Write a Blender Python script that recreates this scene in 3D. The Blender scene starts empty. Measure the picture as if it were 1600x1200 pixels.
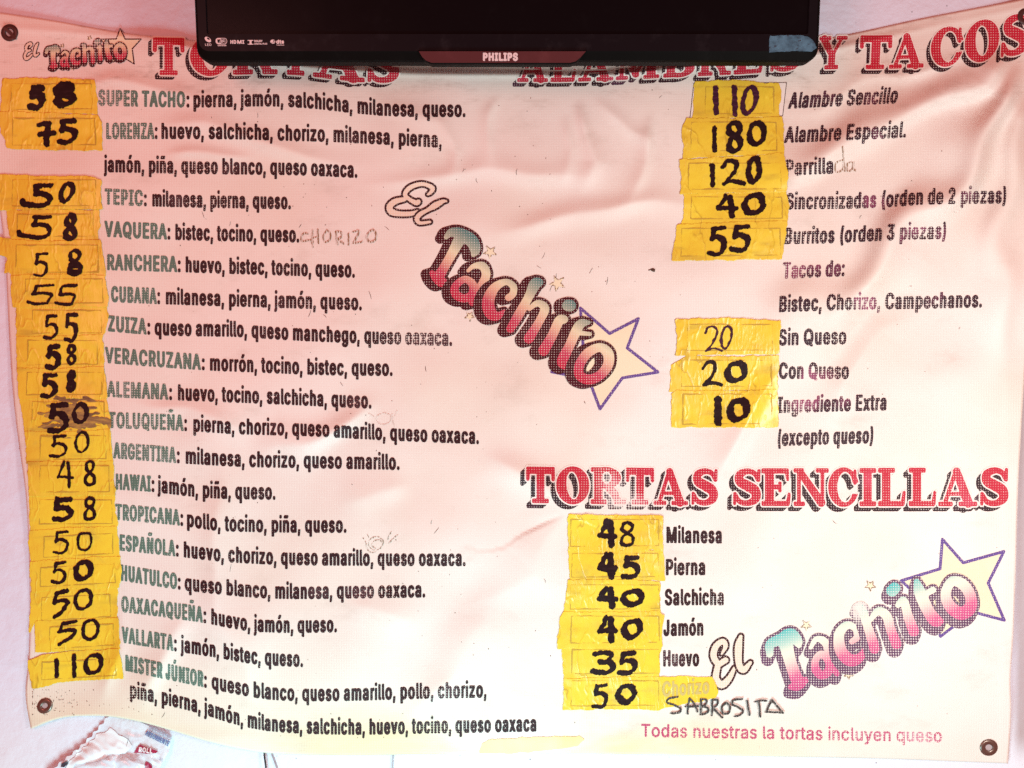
import bpy, math, random
import numpy as np
random.seed(7)
rng = np.random.RandomState(11)
scene = bpy.context.scene

# ------------------------------------------------------------------ camera, world, lights, exposure
D = 0.98                 # distance from the lens to the middle of the banner
K = 1.2 / 1600           # metres per photo pixel at that distance
CZ = 1.55                # height of the lens above the floor
cam_d = bpy.data.cameras.new('camera')
cam_d.sensor_width = 36
cam_d.lens = 36 * D / 1.2
cam_d.clip_start = 0.01
cam_d.clip_end = 50
cam = bpy.data.objects.new('camera', cam_d)
cam.location = (0, 0, CZ)
cam.rotation_euler = (math.radians(90), 0, 0)
scene.collection.objects.link(cam)
scene.camera = cam

world = bpy.data.worlds.new('World')
scene.world = world
world.use_nodes = True
bg = world.node_tree.nodes['Background']
bg.inputs['Color'].default_value = (1.0, 0.20, 0.12, 1)
bg.inputs['Strength'].default_value = 0.50

def area(name, loc, target, size, power, color):
    l = bpy.data.lights.new(name, 'AREA')
    l.shape = 'DISK'
    l.size = size
    l.energy = power
    l.color = color
    o = bpy.data.objects.new(name, l)
    o.location = loc
    d = [target[i] - loc[i] for i in range(3)]
    import mathutils
    o.rotation_euler = mathutils.Vector(d).to_track_quat('-Z', 'Y').to_euler()
    scene.collection.objects.link(o)
    return o
# unseen lamps added to light the banner from the right, below and front left; the red awning is the world's colour
area('right_key', (0.70, 0.20, CZ - 0.15), (0.28, 1.0, CZ - 0.16), 0.28, 6.5, (0.88, 1.0, 0.95))
area('low_fill', (-0.18, 0.32, CZ - 0.97), (-0.06, 1.0, CZ - 0.3), 0.46, 12.2, (0.40, 0.95, 1.0))
area('red_fill', (-0.78, -0.35, CZ + 0.33), (-0.35, 1.0, CZ + 0.25), 0.5, 6.9, (1.0, 0.33, 0.29))

scene.cycles.use_denoising = False      # keep the fine weave; the little grain left suits a phone picture
scene.cycles.max_bounces = 5
scene.view_settings.view_transform = 'Standard'
scene.view_settings.look = 'None'
scene.view_settings.exposure = 0.0
scene.view_settings.gamma = 1.0
scene.view_settings.use_curve_mapping = False

# ------------------------------------------------------------------ surface of the hung banner
def interp(pts):
    xs = np.array([p[0] for p in pts], float); ys = np.array([p[1] for p in pts], float)
    def f(x):
        x = np.asarray(x, float)
        n = len(xs)
        if n == 1: return np.full_like(x, ys[0])
        if n == 2: return ys[0] + (ys[1]-ys[0])*(x-xs[0])/(xs[1]-xs[0])
        # monotone-ish cubic Hermite
        dl = np.diff(ys)/np.diff(xs)
        m = np.empty(n); m[0] = dl[0]; m[-1] = dl[-1]; m[1:-1] = (dl[1:]+dl[:-1])/2
        i = np.clip(np.searchsorted(xs, x)-1, 0, n-2)
        hh = xs[i+1]-xs[i]; t = (x-xs[i])/hh
        tc = np.clip(t, 0, 1)
        v = ((2*tc**3-3*tc**2+1)*ys[i] + (tc**3-2*tc**2+tc)*hh*m[i]
             + (-2*tc**3+3*tc**2)*ys[i+1] + (tc**3-tc**2)*hh*m[i+1])
        v = v + np.where(t < 0, t*hh*m[i], 0) + np.where(t > 1, (t-1)*hh*m[i+1], 0)
        return v
    return f

def sines(n, kmin, kmax, seed):
    r = np.random.RandomState(seed)
    k = np.exp(r.uniform(math.log(kmin), math.log(kmax), n)); a = r.uniform(0, 2*math.pi, n); p = r.uniform(0, 2*math.pi, n)
    def f(x, y):
        v = 0
        for i in range(n):
            v = v + np.sin(x*k[i]*math.cos(a[i]) + y*k[i]*math.sin(a[i]) + p[i])
        return v / math.sqrt(n/2)
    return f
big_noise = sines(7, 2*math.pi/700, 2*math.pi/300, 3)
mid_noise = sines(14, 2*math.pi/260, 2*math.pi/110, 5)
warp_noise = sines(10, 2*math.pi/300, 2*math.pi/120, 8)
edge_noise = sines(16, 2*math.pi/40, 2*math.pi/6, 21)
edge_noise2 = sines(16, 2*math.pi/14, 2*math.pi/3, 22)

fold_y = interp([(-60,38),(60,47),(150,54),(230,60),(300,74),(400,97),(460,102),(520,107),(580,111),(640,114),(720,115.5),
                 (800,116),(880,117),(950,116),(1000,112),(1060,106),(1120,99),(1200,93),(1290,79),(1450,43),(1600,12),(1680,-6)])

def seg_dist(x, y, pts):
    best = np.full(np.shape(x), 1e9); along = np.zeros(np.shape(x)); side = np.zeros(np.shape(x))
    L = [0]
    for a, b in zip(pts, pts[1:]): L.append(L[-1]+math.hypot(b[0]-a[0], b[1]-a[1]))
    for i, (a, b) in enumerate(zip(pts, pts[1:])):
        dx, dy = b[0]-a[0], b[1]-a[1]; l2 = dx*dx+dy*dy
        t = np.clip(((x-a[0])*dx+(y-a[1])*dy)/l2, 0, 1)
        ex = x-a[0]-t*dx; ey = y-a[1]-t*dy
        d = np.hypot(ex, ey)
        m = d < best
        best = np.where(m, d, best); along = np.where(m, (L[i]+t*math.sqrt(l2))/L[-1], along)
        side = np.where(m, np.sign(dx*ey-dy*ex), side)
    return best, along, side

# ridges: points, height mm, half width px (start, end), fade at ends
RIDGES = [
    ([(1580,75),(1535,128),(1470,160),(1400,190),(1320,228),(1240,262),(1150,300)], 14.0, 14, 34),
    ([(1596,95),(1566,160),(1520,235),(1475,300),(1410,380),(1340,445),(1262,520),(1200,600)], 22.0, 16, 46),
    ([(1600,140),(1592,230),(1580,330),(1564,470),(1548,620)], 10.0, 12, 34),
    ([(1560,70),(1480,98),(1400,122),(1300,145),(1190,172)], 2.6, 9, 20),
    ([(1440,470),(1380,520),(1330,600),(1300,700)], 4.0, 22, 34),
    ([(898,150),(916,200),(926,250),(912,310)], 4.2, 9, 18),
    ([(876,170),(888,230),(876,300)], 2.2, 10, 16),
    ([(790,150),(782,205),(768,275)], 2.6, 9, 13),
    ([(690,180),(712,235),(700,290)], 2.0, 10, 16),
    ([(740,372),(840,346),(940,330),(1040,316),(1110,300)], 5.0, 20, 18),
    ([(560,300),(660,276),(760,266),(860,268),(960,284)], 3.4, 18, 20),
    ([(1024,170),(1008,250),(984,340)], 3.4, 12, 20),
    ([(930,150),(980,200),(1040,235)], 2.0, 9, 14),
    ([(560,150),(640,175),(730,205)], 2.2, 12, 18),
    ([(600,610),(540,655),(470,695),(400,730)], 6.0, 24, 30),
    ([(660,760),(590,770),(520,790)], 3.2, 20, 26),
    ([(430,1168),(380,1060),(340,960),(326,840),(340,700),(370,560)], 6.0, 34, 56),
    ([(225,1124),(240,1060),(262,990),(300,930)], 4.5, 18, 30),
    ([(170,1118),(178,1060),(196,1000),(205,930)], 3.0, 14, 20),
    ([(800,815),(880,800),(840,900),(700,960)], 4.0, 26, 40),
    ([(740,700),(860,765),(960,800)], 6.0, 22, 30),
    ([(1230,560),(1180,650),(1120,720),(1080,790)], 5.0, 20, 28),
    ([(90,135),(170,122),(280,144),(380,192)], 3.0, 12, 18),
    ([(200,180),(330,195),(480,245),(600,272)], 3.6, 13, 24),
    ([(230,232),(330,240),(420,250)], 2.2, 9, 12),
    ([(620,1125),(700,1060),(760,980),(790,900)], 4.0, 28, 40),
    ([(520,930),(600,960),(690,990)], 2.4, 24, 30),
    ([(180,620),(300,640),(420,690)], 3.0, 16, 24),
]
def height(x, y):
    x = np.asarray(x, float); y = np.asarray(y, float)
    h = 1 + 2.4*big_noise(x, y) + 0.8*mid_noise(x, y)
    wx = 9*warp_noise(x, y)
    for pts, amp, w0, w1 in RIDGES:
        d, t, s = seg_dist(x+wx, y+0.6*wx, pts)
        w = w0+(w1-w0)*t
        # steeper on the upper-left side
        w = np.where(s > 0, w*1.25, w*0.8) if pts[0][0] > pts[-1][0] else w
        env = np.clip(np.minimum(t/(0.1 if amp > 8 else 0.34), (1-t)/0.36), 0, 1)
        env = env*env*(3-2*env)
        h = h + amp*env*((.75*np.exp(-(d/w)**2)+.5*np.exp(-np.sqrt((d/(.62*w))**2+.04)+.2)) if amp < 7 else np.exp(-(d/w)**2))
    # left edge rolls back to the wall
    e = np.clip((52-x+0.02*(y-600))/60, 0, 2)
    h = h - 9*e*e*np.clip((y-180)/300, 0, 1)
    # crease of the hem under the set, upper part leans back
    f = fold_y(x) - y
    mid = 1/(1+((x-800)/450)**8)
    up = np.clip(f, 0, None)
    h = h + 8*mid*np.exp(-np.clip(-f, 0, None)/130)
    h = h - (0.06+1.5*mid)*up + (0.8+0.9*mid)*np.exp(-(f/6)**2)
    # welded hems
    h = h + 0.5/(1+np.exp(-(x-1568+0.012*(y-700))/2.0)) + 0.5/(1+np.exp(-(y-1150-0.01*(x-800))/2.5))
    # bottom edge flares a little
    h = h + 3*np.clip((y-1080)/100, 0, 1)**2*np.sin(x/140.0)
    # never through the wall; far down the right side the sheet lies close to it
    h = np.where(h < 0, 6*np.tanh(h/6), h)
    return np.maximum(h, -4.2)

def unproject(px, py, y):
    s = K*y/D
    return np.stack([(px-800)*s, y, CZ-(py-600)*s], -1)
def on_banner(px, py, lift):
    px = np.asarray(px, float); py = np.asarray(py, float)
    return unproject(px, py, D - (height(px, py)+lift)/1000.0)
def pt(px, py, y):
    return tuple(unproject(np.array(float(px)), np.array(float(py)), np.array(float(y))))

# ------------------------------------------------------------------ object helpers
def tag(o, label=None, cat=None, group=None, kind=None):
    if label: o['label'] = label
    if cat: o['category'] = cat
    if group: o['group'] = group
    if kind: o['kind'] = kind
    return o
def empty(name, loc):
    o = bpy.data.objects.new(name, None)
    o.empty_display_size = 0.05
    o.location = loc
    scene.collection.objects.link(o)
    return o
def link_mesh(name, verts, faces, mats, parent=None, fmat=None, attrs=None, uv=None, smooth=False, solid=None, origin=None):
    if origin is None:
        origin = tuple(parent_origin(parent)) if parent else (0, 0, 0)
    v = np.asarray(verts, float) - np.asarray(origin, float)
    me = bpy.data.meshes.new(name)
    me.from_pydata(v.tolist(), [], faces)
    for m in (mats if isinstance(mats, (list, tuple)) else [mats]): me.materials.append(m)
    if fmat is not None: me.polygons.foreach_set('material_index', np.asarray(fmat, np.int32))
    if smooth: me.polygons.foreach_set('use_smooth', np.ones(len(me.polygons), bool))
    if uv is not None:
        li = np.empty(len(me.loops), np.int32); me.loops.foreach_get('vertex_index', li)
        l = me.uv_layers.new(name='print')
        l.data.foreach_set('uv', np.asarray(uv, np.float32)[li].ravel())
    for k, a in (attrs or {}).items():
        at = me.attributes.new(k, 'FLOAT', 'POINT')
        at.data.foreach_set('value', np.asarray(a, np.float32))
    me.update()
    o = bpy.data.objects.new(name, me)
    scene.collection.objects.link(o)
    if parent: o.parent = parent
    else: o.location = origin
    if solid:
        m = o.modifiers.new('thickness', 'SOLIDIFY'); m.thickness = solid; m.offset = 1 if solid < 0 else -1
        m.thickness = abs(solid)
    return o
def parent_origin(p):
    v = np.zeros(3)
    while p:
        v += np.array(p.location); p = p.parent
    return v

class Piece:
    """collects flat shapes given in banner coordinates and lays them on the hung surface"""
    def __init__(s): s.p = []; s.l = []; s.f = []; s.m = []; s.w = []; s.g = []; s.n = 0
    def add(s, v, f, lift=0.3, mat=0, wear=0.0, grad=None):
        v = np.asarray(v, float)
        if len(v) == 0: return
        s.p.append(v); n = len(v)
        s.l.append(np.broadcast_to(np.asarray(lift, float), (n,)))
        s.w.append(np.broadcast_to(np.asarray(wear, float), (n,)))
        s.g.append(np.broadcast_to(np.asarray(0.0 if grad is None else grad, float), (n,)))
        s.f += [[i+s.n for i in q] for q in f]; s.m += [mat]*len(f); s.n += n
    def build(s, name, mats, parent, solid=None, smooth=False):
        p = np.concatenate(s.p); l = np.concatenate(s.l)
        P = on_banner(p[:, 0], p[:, 1], l)
        f = s.f
        return link_mesh(name, P, f, mats, parent, s.m, {'wear': np.concatenate(s.w), 'grad': np.concatenate(s.g)}, p/1000.0, smooth, solid)

# ------------------------------------------------------------------ distance-field shapes
def grid_mesh(fn, x0, y0, x1, y1, c):
    nx = int(math.ceil((x1-x0)/c))+1; ny = int(math.ceil((y1-y0)/c))+1
    xs = x0+np.arange(nx)*c; ys = y0+np.arange(ny)*c
    X, Y = np.meshgrid(xs, ys)
    d = fn(X, Y)
    d = np.where(np.abs(d) < 1e-4, -1e-4, d)
    ins = d < 0
    verts = []; idx = {}; faces = []
    cnt = ins[:-1, :-1].astype(int)+ins[1:, :-1]+ins[:-1, 1:]+ins[1:, 1:]
    J, I = np.nonzero(cnt)
    def corner(j, i):
        k = (j, i)
        if k not in idx: idx[k] = len(verts); verts.append((xs[i], ys[j]))
        return idx[k]
    def edge(j, i, j2, i2):
        k = (j, i, j2, i2) if (j, i) < (j2, i2) else (j2, i2, j, i)
        if k not in idx:
            a = d[k[0], k[1]]; b = d[k[2], k[3]]; t = min(max(a/(a-b), 0.02), 0.98)
            idx[k] = len(verts)
            verts.append((xs[k[1]]+t*(xs[k[3]]-xs[k[1]]), ys[k[0]]+t*(ys[k[2]]-ys[k[0]])))
        return idx[k]
    for j, i in zip(J.tolist(), I.tolist()):
        cs = [(j, i), (j+1, i), (j+1, i+1), (j, i+1)]     # faces towards the viewer
        if cnt[j, i] == 4:
            faces.append([corner(*q) for q in cs]); continue
        poly = []
        for a in range(4):
            p, q = cs[a], cs[(a+1) % 4]
            if ins[p]: poly.append(corner(*p))
            if ins[p] != ins[q]: poly.append(edge(*p, *q))
        if len(poly) >= 3: faces.append(poly)
    return np.array(verts).reshape(-1, 2), faces

def smooth_pts(pts, n=6, closed=False):
    P = [np.array(p, float) for p in pts]
    if len(P) < 3: return P
    out = []
    m = len(P)
    rngi = range(m if closed else m-1)
    for i in rngi:
        p1 = P[i]; p2 = P[(i+1) % m]
        p0 = P[(i-1) % m] if (closed or i > 0) else 2*p1-p2
        p3 = P[(i+2) % m] if (closed or i+2 < m) else 2*p2-p1
        for k in range(n):
            t = k/n
            out.append(0.5*(2*p1+(p2-p0)*t+(2*p0-5*p1+4*p2-p3)*t*t+(3*p1-p0-3*p2+p3)*t**3))
    out.append(P[0] if closed else P[-1])
    return out

def stroke_d(X, Y, pts):
    """distance to a chain of (x, y, r) capsules with changing radius"""
    d = np.full(X.shape, 1e9)
    for a, b in zip(pts, pts[1:]):
        dx, dy = b[0]-a[0], b[1]-a[1]; l2 = dx*dx+dy*dy+1e-9
        t = np.clip(((X-a[0])*dx+(Y-a[1])*dy)/l2, 0, 1)
        d = np.minimum(d, np.hypot(X-a[0]-t*dx, Y-a[1]-t*dy)-(a[2]+(b[2]-a[2])*t))
    return d
def box_d(X, Y, x0, y0, x1, y1, r=0.0):
    qx = np.abs(X-(x0+x1)/2)-(x1-x0)/2+r; qy = np.abs(Y-(y0+y1)/2)-(y1-y0)/2+r
    return np.hypot(np.maximum(qx, 0), np.maximum(qy, 0))+np.minimum(np.maximum(qx, qy), 0)-r
def ell_d(X, Y, cx, cy, rx, ry, a=0.0):
    c, s = math.cos(a), math.sin(a)
    x = (X-cx)*c+(Y-cy)*s; y = -(X-cx)*s+(Y-cy)*c
    k = np.hypot(x/rx, y/ry)
    g = np.hypot(x/rx**2, y/ry**2)+1e-9
    return np.where(k < 1e-6, -min(rx, ry), k*(k-1)/g)
def poly_d(X, Y, polys):
    d = np.full(X.shape, 1e9); par = np.zeros(X.shape, bool)
    for P in polys:
        n = len(P)
        for i in range(n):
            ax, ay = P[i]; bx, by = P[(i+1) % n]
            dx, dy = bx-ax, by-ay; l2 = dx*dx+dy*dy+1e-12
            t = np.clip(((X-ax)*dx+(Y-ay)*dy)/l2, 0, 1)
            d = np.minimum(d, np.hypot(X-ax-t*dx, Y-ay-t*dy))
            if ay != by:
                cr = (ay > Y) != (by > Y)
                par ^= cr & (X < ax+(Y-ay)/(by-ay)*dx)
    return np.where(par, -d, d)

# ------------------------------------------------------------------ printed lettering
# outlines of a plain sans serif: advance, contours (x, y pairs)
GLYPH_DATA = {
 "A":[479,[[16,0,201,509,276,509,463,0,395,0,287,302,264,372,232,478,245,478,213,371,191,302,85,0],[110,142,110,199,370,199,370,142]]],
 "B":[456,[[60,0,60,509,241,509,266,508,289,504,310,499,329,491,345,481,359,469,371,456,381,442,388,426,394,410,397,392,398,374,397,358,395,344,392,331,387,320,380,310,373,301,365,293,356,286,347,280,336,275,326,270,315,267,315,262,327,261,339,257,351,252,363,245,374,237,385,227,394,216,402,203,409,189,414,173,417,155,418,136,417,117,413,100,408,83,400,67,390,52,377,39,362,28,344,18,324,10,301,4,275,1,247,0],[125,57,245,57,272,58,296,63,315,70,330,80,341,92,349,105,354,120,355,137,355,149,352,161,348,173,342,184,335,194,327,203,317,211,306,218,293,224,279,228,264,230,248,231,125,231],[125,285,238,285,252,286,265,288,277,291,288,296,299,302,308,309,316,317,323,326,329,337,333,348,335,359,336,372,334,388,330,403,323,417,313,429,299,439,283,446,263,450,240,452,125,452]]],
 "C":[510,[[267,-7,235,-5,205,1,177,11,150,25,126,42,104,63,86,88,70,115,57,146,48,179,42,215,40,254,42,293,48,329,57,362,70,393,86,421,104,445,126,466,150,484,177,498,205,508,235,514,267,516,286,515,305,513,323,509,340,504,357,498,373,490,388,481,402,471,415,460,427,447,438,433,448,418,456,402,463,385,469,367,473,348,408,348,405,361,401,373,395,384,389,395,382,404,375,413,366,421,357,428,348,435,337,440,327,445,315,449,304,452,292,454,280,455,267,456,245,454,223,450,203,443,184,432,166,419,150,403,137,385,125,364,116,340,109,314,105,285,103,254,105,223,109,194,116,168,125,145,137,123,151,105,166,89,184,76,203,66,223,59,245,54,267,53,280,53,292,55,304,57,315,60,327,64,337,69,348,74,357,81,366,88,375,96,382,105,389,114,395,125,401,136,405,148,408,160,473,160,469,142,463,124,457,107,448,91,438,76,428,62,416,49,402,38,388,28,373,19,357,11,341,5,323,0,305,-4,286,-6]]],
 "D":[502,[[219,0,96,0,96,57,215,57,244,58,272,63,296,70,318,81,337,94,354,110,368,128,379,149,388,172,394,198,398,226,399,255,398,285,394,312,388,337,379,361,368,381,354,399,338,415,320,428,299,438,275,446,249,450,221,452,93,452,93,509,225,509,261,507,294,501,325,492,353,478,377,461,399,441,418,418,433,391,446,361,455,329,460,293,462,255,460,217,455,181,446,149,433,119,417,92,398,68,376,48,351,31,322,17,291,8,256,2],[125,509,125,0,60,0,60,509]]],
 "E":[418,[[60,0,60,509,372,509,372,452,125,452,125,286,355,286,355,229,125,229,125,57,375,57,375,0]]],
 "F":[410,[[60,0,60,509,369,509,369,452,125,452,125,278,346,278,346,221,125,221,125,0]]],
 "G":[520,[[269,-7,236,-5,205,1,176,11,149,25,125,43,104,64,85,88,69,116,57,146,47,179,42,215,40,254,42,293,47,329,57,362,69,393,85,421,103,445,125,466,149,484,175,498,203,508,233,514,265,516,285,515,304,513,322,509,340,504,358,497,374,489,389,480,403,469,416,458,429,445,439,431,449,416,458,401,465,384,470,367,474,349,408,349,404,361,399,372,393,383,387,393,380,403,373,411,365,420,356,427,347,434,337,439,326,444,315,448,304,452,291,454,279,455,265,456,243,454,222,450,202,443,183,432,166,419,150,404,137,385,125,364,116,340,109,314,105,285,103,254,105,223,109,194,116,168,125,145,137,124,151,105,166,90,184,76,203,66,224,59,246,54,269,53,290,54,309,57,328,63,345,71,360,81,374,93,386,107,396,123,404,141,410,160,414,180,415,202,434,199,283,199,283,256,478,256,478,200,476,170,471,141,463,115,451,91,436,69,419,50,399,33,377,19,352,8,326,0,298,-5]]],
 "H":[517,[[60,0,60,509,125,509,125,289,392,289,392,509,457,509,457,0,392,0,392,232,125,232,125,0]]],
 "I":[300,[[31,0,31,57,118,57,118,452,31,452,31,509,269,509,269,452,183,452,183,57,269,57,269,0]]],
 "J":[396,[[185,-7,153,-4,124,3,98,15,75,33,57,55,44,81,36,111,33,145,33,173,98,173,98,145,99,123,104,104,111,88,122,74,134,64,149,56,166,51,185,50,204,51,220,56,235,64,248,74,258,88,266,104,270,123,272,145,272,509,336,509,336,145,334,111,326,81,313,55,294,33,271,15,246,3,217,-4]]],
 "L":[393,[[60,0,60,509,125,509,125,57,361,57,361,0]]],
 "M":[628,[[60,0,60,509,152,509,277,187,287,159,299,123,311,84,322,49,307,49,318,83,330,121,342,158,352,187,476,509,568,509,568,0,504,0,504,291,504,327,505,369,506,413,507,457,513,457,498,409,482,363,467,322,456,291,342,0,286,0,170,291,159,321,145,361,129,408,112,457,119,457,120,416,121,372,122,328,122,291,122,0]]],
 "N":[523,[[60,0,60,509,136,509,343,183,363,151,388,107,414,55,405,54,401,108,399,157,399,195,399,509,463,509,463,0,387,0,202,290,177,331,148,381,108,452,119,454,122,384,124,328,125,291,125,0]]],
 "O":[533,[[267,-7,235,-5,205,1,177,11,150,25,126,42,105,63,86,88,70,115,57,146,48,179,42,215,40,254,42,293,48,329,57,362,70,393,86,421,105,445,126,466,150,484,177,498,205,508,235,514,267,516,299,514,329,508,357,498,384,484,408,466,429,445,448,421,464,393,477,362,486,329,491,293,493,254,491,215,486,179,477,146,464,115,448,88,429,63,408,42,384,25,357,11,329,1,299,-5],[267,53,289,54,310,59,330,66,349,76,367,89,383,105,396,123,408,144,418,168,425,194,429,223,430,254,429,286,425,314,418,341,408,365,396,386,383,404,367,420,349,433,330,443,310,450,289,454,267,456,245,454,223,450,203,443,184,433,167,420,151,404,137,385,125,364,116,340,109,314,105,285,103,254,105,223,109,194,116,168,125,144,137,123,151,105,167,89,184,76,203,66,223,59,245,54]]],
 "P":[444,[[60,0,60,509,235,509,263,507,289,503,312,497,332,487,350,476,366,462,379,447,390,430,398,411,404,391,407,370,409,348,407,325,404,304,398,284,390,265,379,248,366,233,350,219,332,207,312,198,289,191,263,187,235,186,109,186,109,242,233,242,252,243,269,246,284,250,297,256,308,264,318,272,327,282,333,294,338,306,342,319,344,333,344,348,344,362,342,376,338,389,333,402,326,413,318,423,308,431,297,439,284,444,268,449,251,451,232,452,125,452,125,0]]],
 "Q":[533,[[245,159,313,159,369,85,384,65,468,-48,401,-48,346,27,331,46],[267,-7,235,-5,205,1,177,11,150,25,126,42,105,63,86,88,70,115,57,146,48,179,42,215,40,254,42,293,48,329,57,362,70,393,86,421,105,445,126,466,150,484,177,498,205,508,235,514,267,516,299,514,329,508,357,498,384,484,408,466,429,445,448,421,464,393,477,362,486,329,491,293,493,254,491,215,486,179,477,146,464,115,448,88,429,63,408,42,384,25,357,11,329,1,299,-5],[267,53,289,54,310,59,330,66,349,76,367,89,383,105,396,123,408,144,418,168,425,194,429,223,430,254,429,286,425,314,418,341,408,365,396,386,383,404,367,420,349,433,330,443,310,450,289,454,267,456,245,454,223,450,203,443,184,433,167,420,151,404,137,385,125,364,116,340,109,314,105,285,103,254,105,223,109,194,116,168,125,144,137,123,151,105,167,89,184,76,203,66,223,59,245,54]]],
 "R":[449,[[60,0,60,509,236,509,264,507,290,504,313,497,333,489,351,478,367,465,380,450,390,433,399,415,405,395,408,374,409,352,408,330,405,309,399,290,390,271,380,255,367,240,351,228,333,217,312,209,289,203,264,199,236,198,96,198,96,255,234,255,252,256,269,258,284,262,298,267,309,273,319,281,327,290,334,300,339,312,342,324,344,338,345,352,344,367,342,380,339,393,334,405,327,415,319,425,309,433,298,440,284,445,269,449,252,451,233,452,125,452,125,0],[353,0,230,229,303,229,428,0]]],
 "S":[446,[[224,-9,197,-8,172,-4,149,1,128,9,108,19,91,31,76,45,64,60,54,77,46,96,41,115,38,137,104,137,107,123,110,110,116,98,123,88,132,79,142,71,154,64,166,59,180,55,194,52,209,50,224,49,241,50,257,52,272,55,286,60,299,66,311,74,321,82,329,92,336,102,341,114,345,126,346,139,345,151,342,161,338,171,332,179,325,186,316,193,307,199,296,205,284,209,272,214,259,218,245,222,184,239,154,249,128,260,105,274,86,289,71,307,60,326,54,348,52,372,53,393,58,413,65,431,75,448,87,463,102,476,119,488,138,498,158,506,180,511,203,514,227,516,252,514,275,511,296,505,316,498,334,488,351,476,365,463,377,449,387,433,394,415,399,397,401,378,337,378,334,396,326,412,316,426,302,437,286,447,267,453,247,457,225,459,209,458,194,456,180,452,167,448,156,442,145,435,136,427,129,418,123,409,118,398,116,387,115,376,116,363,119,352,124,342,131,334,139,326,148,319,158,313,169,308,180,304,191,300,202,296,212,293,264,279,312,264,324,258,336,252,347,245,359,238,369,229,379,220,387,209,395,198,401,185,405,171,407,155,408,139,407,118,403,99,396,81,386,64,374,48,360,34,343,21,323,11,302,2,278,-4,252,-8]]],
 "T":[448,[[32,452,32,509,417,509,417,452,257,452,257,0,193,0,193,452]]],
 "U":[517,[[259,-8,230,-7,203,-2,177,5,154,15,133,28,114,43,98,60,85,80,74,101,66,124,62,148,60,173,60,509,124,509,124,178,125,160,128,144,133,128,141,113,150,99,160,87,173,77,187,68,203,61,220,56,239,53,259,52,279,53,298,56,315,61,331,68,345,77,357,87,368,99,377,113,384,128,389,144,392,160,393,178,393,509,457,509,457,173,456,148,451,124,443,101,433,80,419,60,403,43,384,28,363,15,340,5,315,-2,288,-7]]],
 "V":[479,[[204,0,16,509,84,509,192,206,215,137,248,31,235,31,267,138,290,206,395,509,463,509,278,0]]],
 "W":[686,[[155,0,16,509,82,509,163,196,175,145,187,94,197,40,189,40,200,94,211,145,224,196,306,509,380,509,462,196,474,145,486,94,497,40,488,40,499,94,510,145,523,196,603,509,670,509,530,0,455,0,368,323,351,391,336,475,350,475,335,395,318,323,230,0]]],
 "X":[474,[[18,0,217,284,217,236,29,509,104,509,178,400,204,361,223,329,243,292,232,292,252,329,272,361,298,400,374,509,446,509,259,239,259,287,456,0,382,0,292,129,268,165,250,195,230,231,244,231,225,196,206,166,182,129,91,0]]],
 "Y":[472,[[203,0,203,208,16,509,91,509,192,344,222,292,229,279,236,264,243,248,250,230,224,230,231,248,237,265,244,280,251,293,280,344,381,509,455,509,268,208,268,0]]],
 "Z":[438,[[42,0,42,46,273,385,306,431,341,476,348,454,285,452,223,452,40,452,40,509,397,509,397,462,169,129,134,81,97,33,90,54,152,57,214,57,399,57,399,0]]],
 "Ñ":[523,[[60,0,60,509,136,509,343,183,363,151,388,107,414,55,405,54,401,108,399,157,399,195,399,509,463,509,463,0,387,0,202,290,177,331,148,381,108,452,119,454,122,384,124,328,125,291,125,0],[307,576,300,576,294,577,288,578,282,580,259,590,239,600,235,602,231,603,227,604,224,604,219,603,216,602,213,599,210,595,209,591,207,587,206,582,206,577,163,577,164,592,167,605,171,617,177,628,185,636,194,643,205,646,218,648,224,647,231,647,237,645,242,643,264,633,283,623,287,621,291,620,296,619,300,619,304,619,308,621,311,623,313,625,315,629,317,634,318,640,319,646,361,646,360,631,357,618,352,606,346,595,338,587,329,580,319,577]]],
 "Ú":[517,[[259,-8,230,-7,203,-2,177,5,154,15,133,28,114,43,98,60,85,80,74,101,66,124,62,148,60,173,60,509,124,509,124,178,125,160,128,144,133,128,141,113,150,99,160,87,173,77,187,68,203,61,220,56,239,53,259,52,279,53,298,56,315,61,331,68,345,77,357,87,368,99,377,113,384,128,389,144,392,160,393,178,393,509,457,509,457,173,456,148,451,124,443,101,433,80,419,60,403,43,384,28,363,15,340,5,315,-2,288,-7],[232,558,280,659,348,659,282,558]]],
 "a":[389,[[160,-9,142,-8,126,-5,110,-1,94,5,80,12,68,22,57,32,48,45,40,58,35,73,31,90,30,108,31,123,34,138,38,150,43,161,50,171,58,179,67,187,78,193,89,199,100,203,112,207,125,211,178,220,234,227,244,228,252,230,259,232,265,235,270,238,273,243,275,248,276,255,276,257,275,268,273,279,271,288,267,297,262,304,256,311,248,317,240,322,230,326,220,329,208,330,196,331,183,330,171,329,159,326,149,322,140,318,132,313,124,307,118,301,112,294,107,288,103,281,100,274,41,291,48,308,57,322,67,335,79,346,91,355,104,364,118,370,133,375,148,379,163,382,179,384,194,384,204,384,215,383,227,382,239,379,251,376,263,372,275,367,286,360,296,353,306,343,315,333,322,320,329,306,333,290,336,272,337,251,337,0,277,0,277,52,272,52,269,45,264,38,258,32,252,25,244,18,236,12,226,6,215,1,203,-3,190,-6,176,-8],[170,45,187,46,202,49,216,53,228,59,239,66,248,74,257,83,263,93,269,104,272,115,275,126,276,138,276,190,273,188,270,186,265,184,259,182,231,176,200,171,175,168,165,166,154,164,144,162,134,159,125,155,117,150,110,145,103,139,98,132,95,124,93,115,92,105,92,95,94,87,98,79,102,72,107,66,114,61,121,56,130,52,139,49,149,47,159,46]]],
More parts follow.
